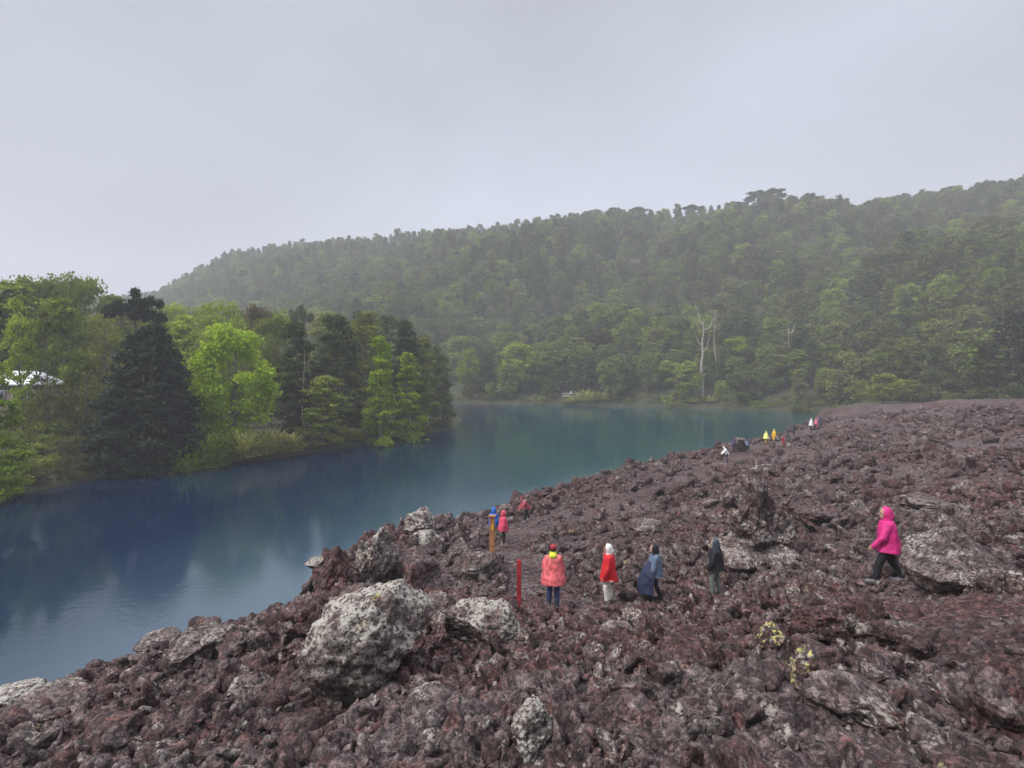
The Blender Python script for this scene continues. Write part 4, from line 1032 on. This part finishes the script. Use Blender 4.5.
def person(px, py, face, label, H=1.7, coat=(.7, .03, .2), coatn='pink_jacket', hood=None, trousers=(.02, .02, .03), boots=(.03, .03, .03), hem=.82, flare=1.0,
           stride=.28, lean=.06, arms=(.12, -.15), cap=None, collar=None, cape=None, near=True, hair=True, bend=0., name_coat='jacket', D=None, group=None, legk=None, cuffs=None, zoff=0., gloves=None, seed=1, elbow=.25):
    """figure whose feet stand at px, py; face = heading in degrees (0 faces right in the photo, 90 away, 180 left, 270 towards the camera)"""
    p = hit(px, py)
    if D is not None: x = (px - 512) * D / F; p = np.array([x, D, zat(x, D)])
    s = H / 1.7
    vox = .0105 if near else .03; vx = .016 if near else .035
    L_ = stride / 2; lx = .0
    hipz = .88 - .06 * stride; nz_ = hipz + .53
    ln = lean * .6 + bend
    def tp(z, x=0, y=0):                               # torso bends forward about the hips
        a = ln; dz = z - hipz
        return np.array([x * math.cos(a) + dz * math.sin(a), y, hipz + dz * math.cos(a) - x * math.sin(a)])
    hips = [np.array([0, sd * .09, hipz]) for sd in (1, -1)]
    ank = [np.array([L_ * 1.1, .11, .09]), np.array([-L_ * 1.2, -.11, .09 + .05 * (stride > .2)])]
    knee = [(hips[0] + ank[0]) / 2 + [.07, 0, 0], (hips[1] + ank[1]) / 2 + [.06, 0, 0]]
    sh = [tp(nz_ - .065, 0, sd * .17) for sd in (1, -1)]
    elb, wr = [], []
    for i, sd in enumerate((1, -1)):
        a = arms[i] + ln; e = sh[i] + np.array([math.sin(a) * .28, sd * .07, -math.cos(a) * .28]); a2 = a + elbow
        elb.append(e); wr.append(e + np.array([math.sin(a2) * .25, -sd * .01, -math.cos(a2) * .25]))
    head = tp(nz_ + .155, .03)
    # continuous body
    B = []
    for i in range(2):
        B += [cone_(hips[i], knee[i], .085, .06, 12), cone_(knee[i], ank[i], .058, .04, 12), cone_(ank[i] + [-.03, 0, -.045], ank[i] + [.15, 0, -.055], .042, .034, 10)]
        B += [cone_(sh[i], elb[i], .052, .042, 10), cone_(elb[i], wr[i], .04, .028, 10)]
        if near: B += hand(wr[i], (1, 0, .1), wr[i] - elb[i], 1 if i == 0 else -1)
        else: B += [cone_(wr[i], wr[i] + (wr[i] - elb[i]) * .5, .034, .03, 8)]
    B += [cone_(tp(hipz + .02), tp(hipz + .25), .135, .12, 16), cone_(tp(hipz + .2), tp(nz_ - .10), .13, .14, 16), cone_(tp(nz_ - .06, 0, .14), tp(nz_ - .06, 0, -.14), .065, .065, 12), cone_(tp(nz_ - .02), head - [0.01, 0, .06], .055, .052, 12)]
    B += [ball(head + [0, 0, .02], (.096, .077, .11)), ball(head + [.03, 0, -.055], (.062, .055, .065)), cone_(head + [.092, 0, .018], head + [.112, 0, -.022], .009, .015, 8), ball(head + [.085, 0, -.06], (.012, .024, .007))]
    for sd in (1, -1): B += [ball(head + [-.005, sd * .08, 0], (.022, .011, .033)), ball(head + [.075, sd * .03, .042], (.02, .028, .009))]
    root = fuse('person', B, vox, M_SKIN, None, 2)
    root.location = p + [0, 0, -.02 + zoff]; root.scale = (s, s, s); root.rotation_euler = (0, 0, math.radians(face)); tag(root, label, 'person', group)
    if near:
        for sd in (1, -1): fuse('eye', [ball(head + [.083, sd * .032, .022], (.011, .013, .011))], .003, M_EYE, root, 0)
    # trousers
    T = []
    for i in range(2):
        kk = knee[i]; T += [cone_(hips[i] + [0, 0, .0], kk, .108, .08, 14), cone_(kk, ank[i] + [0, 0, .05], .078, .066, 14)]
    T += [cone_(tp(hipz), tp(hipz + .12), .15, .14, 16)]
    fuse('trousers', T, vx, clm('trousers %s' % str(trousers), trousers), root, 3, wrinkle=.006, seed=seed)
    for i in range(2):
        fuse('boot', [cone_(ank[i] + [-.04, 0, -.04], ank[i] + [.17, 0, -.05], .052, .045, 12), cone_(ank[i] + [-.01, 0, -.02], ank[i] + [0, 0, .12], .06, .06, 12)], vx, clm('boots_%d' % int(1000 * sum(boots)), boots), root, 2)
    # jacket: torso with flared hem and sleeves
    hz_ = hem; J = []
    top = [(nz_ + .035, .075, .085), (nz_ - .0, .11, .17), (nz_ - .05, .13, .195), (nz_ - .14, .15, .21), (hipz + .22, .165 * flare ** .35, .21 * flare ** .35), (hipz + .08, .175 * flare ** .7, .21 * flare ** .7), (hipz - .03, .185 * flare, .22 * flare), (min(hipz - .05, hz_), .20 * flare, .235 * flare)]
    secs = []
    for z, rx, ry in top[::-1]:
        c = tp(z) if z > hipz else np.array([0, 0, z]); secs.append((c[0], c[1], c[2], rx * 1.16, ry * 1.1))
    if ln < .5: J.append(loft(secs))
    else: J += [cone_(tp(hipz - .02), tp(nz_ - .1), .19, .17, 16), cone_(tp(nz_ - .06, 0, .13), tp(nz_ - .06, 0, -.13), .09, .09, 12)]
    for i in range(2): J += [cone_(sh[i], elb[i], .084, .078, 14), cone_(elb[i], wr[i], .078, .062, 14)]
    fuse(name_coat, J, vx, clm(coatn, coat), root, 2, wrinkle=.017, seed=seed + 7)
    if cuffs: fuse('hem_band', [loft([(0, 0, min(hipz - .05, hz_) - .02, .205 * flare, .24 * flare), (0, 0, min(hipz - .05, hz_) + .05, .206 * flare, .24 * flare)])], vx, clm('pale_hem', cuffs), root, 1)
    if collar: fuse('collar', [cone_(tp(nz_ + .0, 0), tp(nz_ + .07, .0), .115, .10, 16), ball(tp(nz_ + .01, -.09), (.08, .12, .09))], vx, clm('collar_cloth', collar), root, 3)
    if hood:
        hk, hc = hood
        ctr = head + np.array([-.012, 0, .02])
        fuse('hood', [ball(ctr, (.135, .122, .15)), ball(ctr + [-.05, 0, -.07], (.11, .11, .11)), cone_(tp(nz_ + .0), head - [.02, 0, .08], .115, .105, 16)], vx, clm(hk, hc), root, 3,
             cut=(lambda co, c=ctr: (co[:, 0] > c[0] + .062) & (co[:, 2] > c[2] - .13)), wrinkle=.004, seed=seed)
    elif cap:
        fuse('cap', [ball(head + [-.005, 0, .07], (.112, .095, .08)), ball(head + [.1, 0, .06], (.07, .07, .012))], vx, clm(cap[0], cap[1]), root, 2)
        if hair: fuse('hair', [ball(head + [-.035, 0, .0], (.085, .085, .10))], vx, M_HAIR, root, 2)
    elif hair:
        fuse('hair', [ball(head + [-.02, 0, .045], (.10, .09, .10)), ball(head + [-.045, 0, -.03], (.07, .08, .09))], vx, M_HAIR, root, 2)
    if cape:
        ck, cc, zlow, side = cape
        S_ = []
        for t in np.linspace(0, 1, 7):
            z = (nz_ + .02) * (1 - t) + zlow * t
            S_.append((-.02 + .12 * t * side[0], .14 * t * side[1], z, .15 + .24 * min(1, t * 1.6) * (1 + .35 * t), .16 + .16 * min(1, t * 2.2)))
        fuse('rain_cape', [loft(S_[::-1], 32)], vx, clm(ck, cc), root, 2, cut=(lambda co: (co[:, 0] < .03) | (co[:, 2] < zlow + .03)), wrinkle=.02, seed=seed)
    print(label[:40], 'D=%.1f z=%.2f px height %.0f' % (p[1], p[2], H * F / p[1]))
    return root

PINK = (.62, .03, .21); RED = (.62, .02, .03)
person(888, 584, 152, 'person in a hooded bright pink jacket and dark trousers walking to the left', 1.82, PINK, 'bright_pink_jacket', ('bright_pink_jacket', PINK), (.02, .022, .028), (.16, .16, .17), .74, 1.08, .42, .12, (.28, -.1), seed=1, elbow=.35)
person(553, 606, 80, 'person in a shiny coral pink rain poncho with yellow collar and dark red cap', 1.72, (.72, .15, .16), 'coral_rain_poncho', None, (.03, .06, .16), (.05, .05, .05), .66, 1.32, .12, .03, (.15, .2), ('dark_red_cap', (.35, .02, .04)), (.65, .65, .05), name_coat='rain_poncho', seed=2)
person(609, 602, 172, 'person in a long red coat with a white hood and white trousers', 1.72, RED, 'red_coat', ('white_hood', (.85, .85, .86)), (.75, .72, .68), (.35, .33, .30), .70, 1.08, .12, .04, (.1, .05), cuffs=(.75, .6, .58), name_coat='coat', seed=3)
person(655, 603, 165, 'person in a blue grey jacket with a dark hood and a long navy cape', 1.78, (.12, .17, .25), 'blue_grey_jacket', ('dark_hood', (.02, .022, .03)), (.015, .018, .028), (.02, .02, .03), .80, 1.0, .24, .05, (.1, -.1), cape=('navy_cape', (.028, .038, .085), .30, (.5, .3)), seed=4)
person(716, 595, 150, 'person in a black hooded jacket and grey green trousers beside the lava spire', 1.72, (.014, .016, .024), 'black_jacket', ('slate_hood', (.05, .07, .09)), (.15, .19, .17), (.12, .12, .11), .80, 1.02, .15, .06, (.15, .05), seed=5)
person(493, 541, 60, 'person in a bright blue jacket standing behind the wooden post', 1.65, (.02, .14, .55), 'bright_blue_jacket', ('bright_blue_jacket', (.02, .14, .55)), (.42, .30, .20), (.05, .05, .05), .8, 1.0, .1, .1, near=False, D=25.5, zoff=.1)
person(503, 540, 20, 'person in a raspberry pink hooded jacket right of the wooden post', 1.65, (.62, .07, .14), 'raspberry_jacket', ('raspberry_jacket', (.62, .07, .14)), (.03, .03, .03), (.35, .30, .25), .74, 1.15, .12, .05, near=False, D=24.5, zoff=.1)
person(527, 527, 200, 'person in a faded red top and black trousers bending forward on the path', 1.6, (.42, .08, .11), 'faded_red_top', None, (.015, .015, .02), (.3, .3, .32), .9, 1.0, .3, .3, near=False, bend=.28, cap=('maroon_cap', (.25, .04, .06)), zoff=.3)
FARG = 'walkers far along the lava shore'
person(727, 462, 180, 'tiny person in a white rain cape at the near end of the far walkers', 1.6, (.85, .85, .83), 'white_cape', ('white_cape', (.85, .85, .83)), (.05, .05, .12), (.04, .04, .05), .95, 1.5, .1, .2, near=False, bend=.4, group=FARG)
person(733, 452, 0, 'tiny person in a violet jacket just behind the white caped walker', 1.6, (.07, .055, .15), 'violet_jacket', ('violet_jacket', (.07, .055, .15)), (.03, .03, .06), (.04, .04, .05), .85, 1.1, .1, .1, near=False, group=FARG)
person(747, 452, 90, 'tiny person in a slate blue jacket right of the violet clad walker', 1.5, (.12, .16, .26), 'slate_blue_jacket', None, (.03, .03, .04), (.04, .04, .05), .85, 1.1, .1, .2, near=False, bend=.4, group=FARG)
person(766, 444, 200, 'tiny person in a pale yellow rain cape beside the orange yellow walker', 1.65, (.80, .82, .25), 'pale_yellow_cape', ('pale_yellow_cape', (.80, .82, .25)), (.6, .35, .05), (.1, .08, .05), .70, 1.45, .1, .05, near=False, group=FARG)
person(774, 443, 200, 'tiny person in an orange yellow rain suit and pale hood', 1.75, (.80, .45, .03), 'orange_yellow_suit', ('pale_yellow_cape', (.80, .82, .25)), (.80, .45, .03), (.1, .08, .05), .80, 1.05, .15, .05, near=False, group=FARG)
person(788, 438, 180, 'tiny person in dark grey clothes between the yellow and the white walkers', 1.65, (.06, .06, .08), 'dark_grey_jacket', ('dark_grey_jacket', (.06, .06, .08)), (.04, .04, .05), (.1, .1, .1), .8, 1.1, .1, .05, near=False, group=FARG)
person(794, 436, 0, 'tiny person in black clothes right beside the dark grey walker', 1.7, (.02, .02, .03), 'black_clothes', None, (.02, .02, .03), (.02, .02, .03), .8, 1.1, .1, .05, near=False, group=FARG)
person(811, 431, 180, 'tiny person in a white jacket and black trousers near the end of the line', 1.75, (.82, .83, .88), 'white_jacket', ('white_jacket', (.82, .83, .88)), (.02, .02, .03), (.02, .02, .03), .72, 1.2, .1, .05, near=False, group=FARG)
person(816, 430, 0, 'tiny person in a rose red jacket and crimson cap touching the white clad walker', 1.78, (.60, .16, .22), 'rose_jacket', None, (.35, .1, .12), (.05, .02, .02), .8, 1.15, .1, .05, near=False, cap=('crimson_cap', (.45, .02, .08)), group=FARG)
person(820, 428, 0, 'tiny person in a dark blue jacket last in the far line of walkers', 1.7, (.04, .05, .10), 'dark_blue_jacket', ('dark_blue_jacket', (.04, .05, .10)), (.03, .03, .04), (.02, .02, .03), .8, 1.1, .1, .05, near=False, group=FARG)

# ------------------------------------------------------------------ posts
def rough_post(name, px, yb, yt, D, w, label, mat, cat):
    p = hit(px, yb)
    if D is not None: x = (px - 512) * D / F; p = np.array([x, D, zat(x, D)])
    h = P(px, yt, p[1])[2] - p[2] + .15
    e = empty(name, p + [0, 0, -.15]); tag(e, label, cat)
    return e, h, p
e, h, p = rough_post('wooden_post', 492, 553, 517, 21, .2, 'orange brown wooden signpost with a small yellow mark left of the pink clad walker', None, 'post')
M_WOOD = plain_mat('orange_wood', (.42, .20, .09), .75, .35, 5, .3, .02); M_YM = plain_mat('yellow_paint', (.9, .6, .05), .5, .1)
def bevel_box(name, v0, v1, mat, parent, b=.02):
    bm = bmesh.new(); v, f = box(v0, v1); bv = [bm.verts.new(q) for q in v]; [bm.faces.new([bv[i] for i in q]) for q in f]
    bmesh.ops.recalc_face_normals(bm, faces=bm.faces); bmesh.ops.bevel(bm, geom=bm.edges[:], offset=b, segments=2, affect='EDGES')
    me = bpy.data.meshes.new(name); bm.to_mesh(me); bm.free(); return link_mesh(name, me, parent, mat)
bevel_box('post', (-.11, -.09, -.3), (.11, .09, h), M_WOOD, e)
bevel_box('cap', (-.14, -.12, h + .003), (.14, .12, h + .07), M_WOOD, e)
mk = bevel_box('trail_mark', (-.02, -.10, h - .50), (.05, -.092, h - .28), M_YM, e, .003)
e, h, p = rough_post('trail_stake', 519, 606, 560, None, .1, 'thin red painted trail stake left of the coral poncho', None, 'stake')
M_RED = plain_mat('red_paint', (.42, .03, .04), .7, .55, 14)
bevel_box('stake', (-.055, -.045, -.3), (.055, .045, h), M_RED, e, .012)
for k in range(2): bevel_box('band', (-.062, -.052, h * (.35 + .3 * k)), (.062, .052, h * (.35 + .3 * k) + .05), plain_mat('dark_red_paint', (.28, .02, .03), .7), e, .006)
e, h, p = rough_post('trail_stake', 783, 447, 438, None, .1, 'tiny red trail stake right of the orange yellow walker', None, 'stake')
bevel_box('stake', (-.14, -.1, -.3), (.14, .1, max(h, 1.0)), M_RED, e, .012)
x, y = P(571, 400, 174.5)[:2]
# tiny figure on the deck
q = person(573, 400, 270, 'tiny white clad person on the far shore lookout deck', 1.7, (.8, .82, .85), 'white_jacket', None, (.05, .05, .07), (.02, .02, .03), .8, 1.1, .05, 0, near=False, D=60)
q.location = (x, y, max(gz(x, y), 1.0) + .43)

# ------------------------------------------------------------------ haze
hz = link_mesh('haze', np_mesh('haze', *box((-960, -960, -5.5), (960, 960, 205))))
m = bpy.data.materials.new('haze_air'); m.use_nodes = True; nt = m.node_tree; nt.nodes.clear()
o_ = nt.nodes.new('ShaderNodeOutputMaterial'); pv = nt.nodes.new('ShaderNodeVolumePrincipled'); nt.links.new(pv.outputs[0], o_.inputs['Volume'])
pv.inputs['Density'].default_value = HAZE_DENSITY; pv.inputs['Color'].default_value = (.93, .95, 1.0, 1); pv.inputs['Anisotropy'].default_value = 0
hz.data.materials.append(m); tag(hz, 'thin pale mist over the lake and hills', 'mist', kind='stuff')
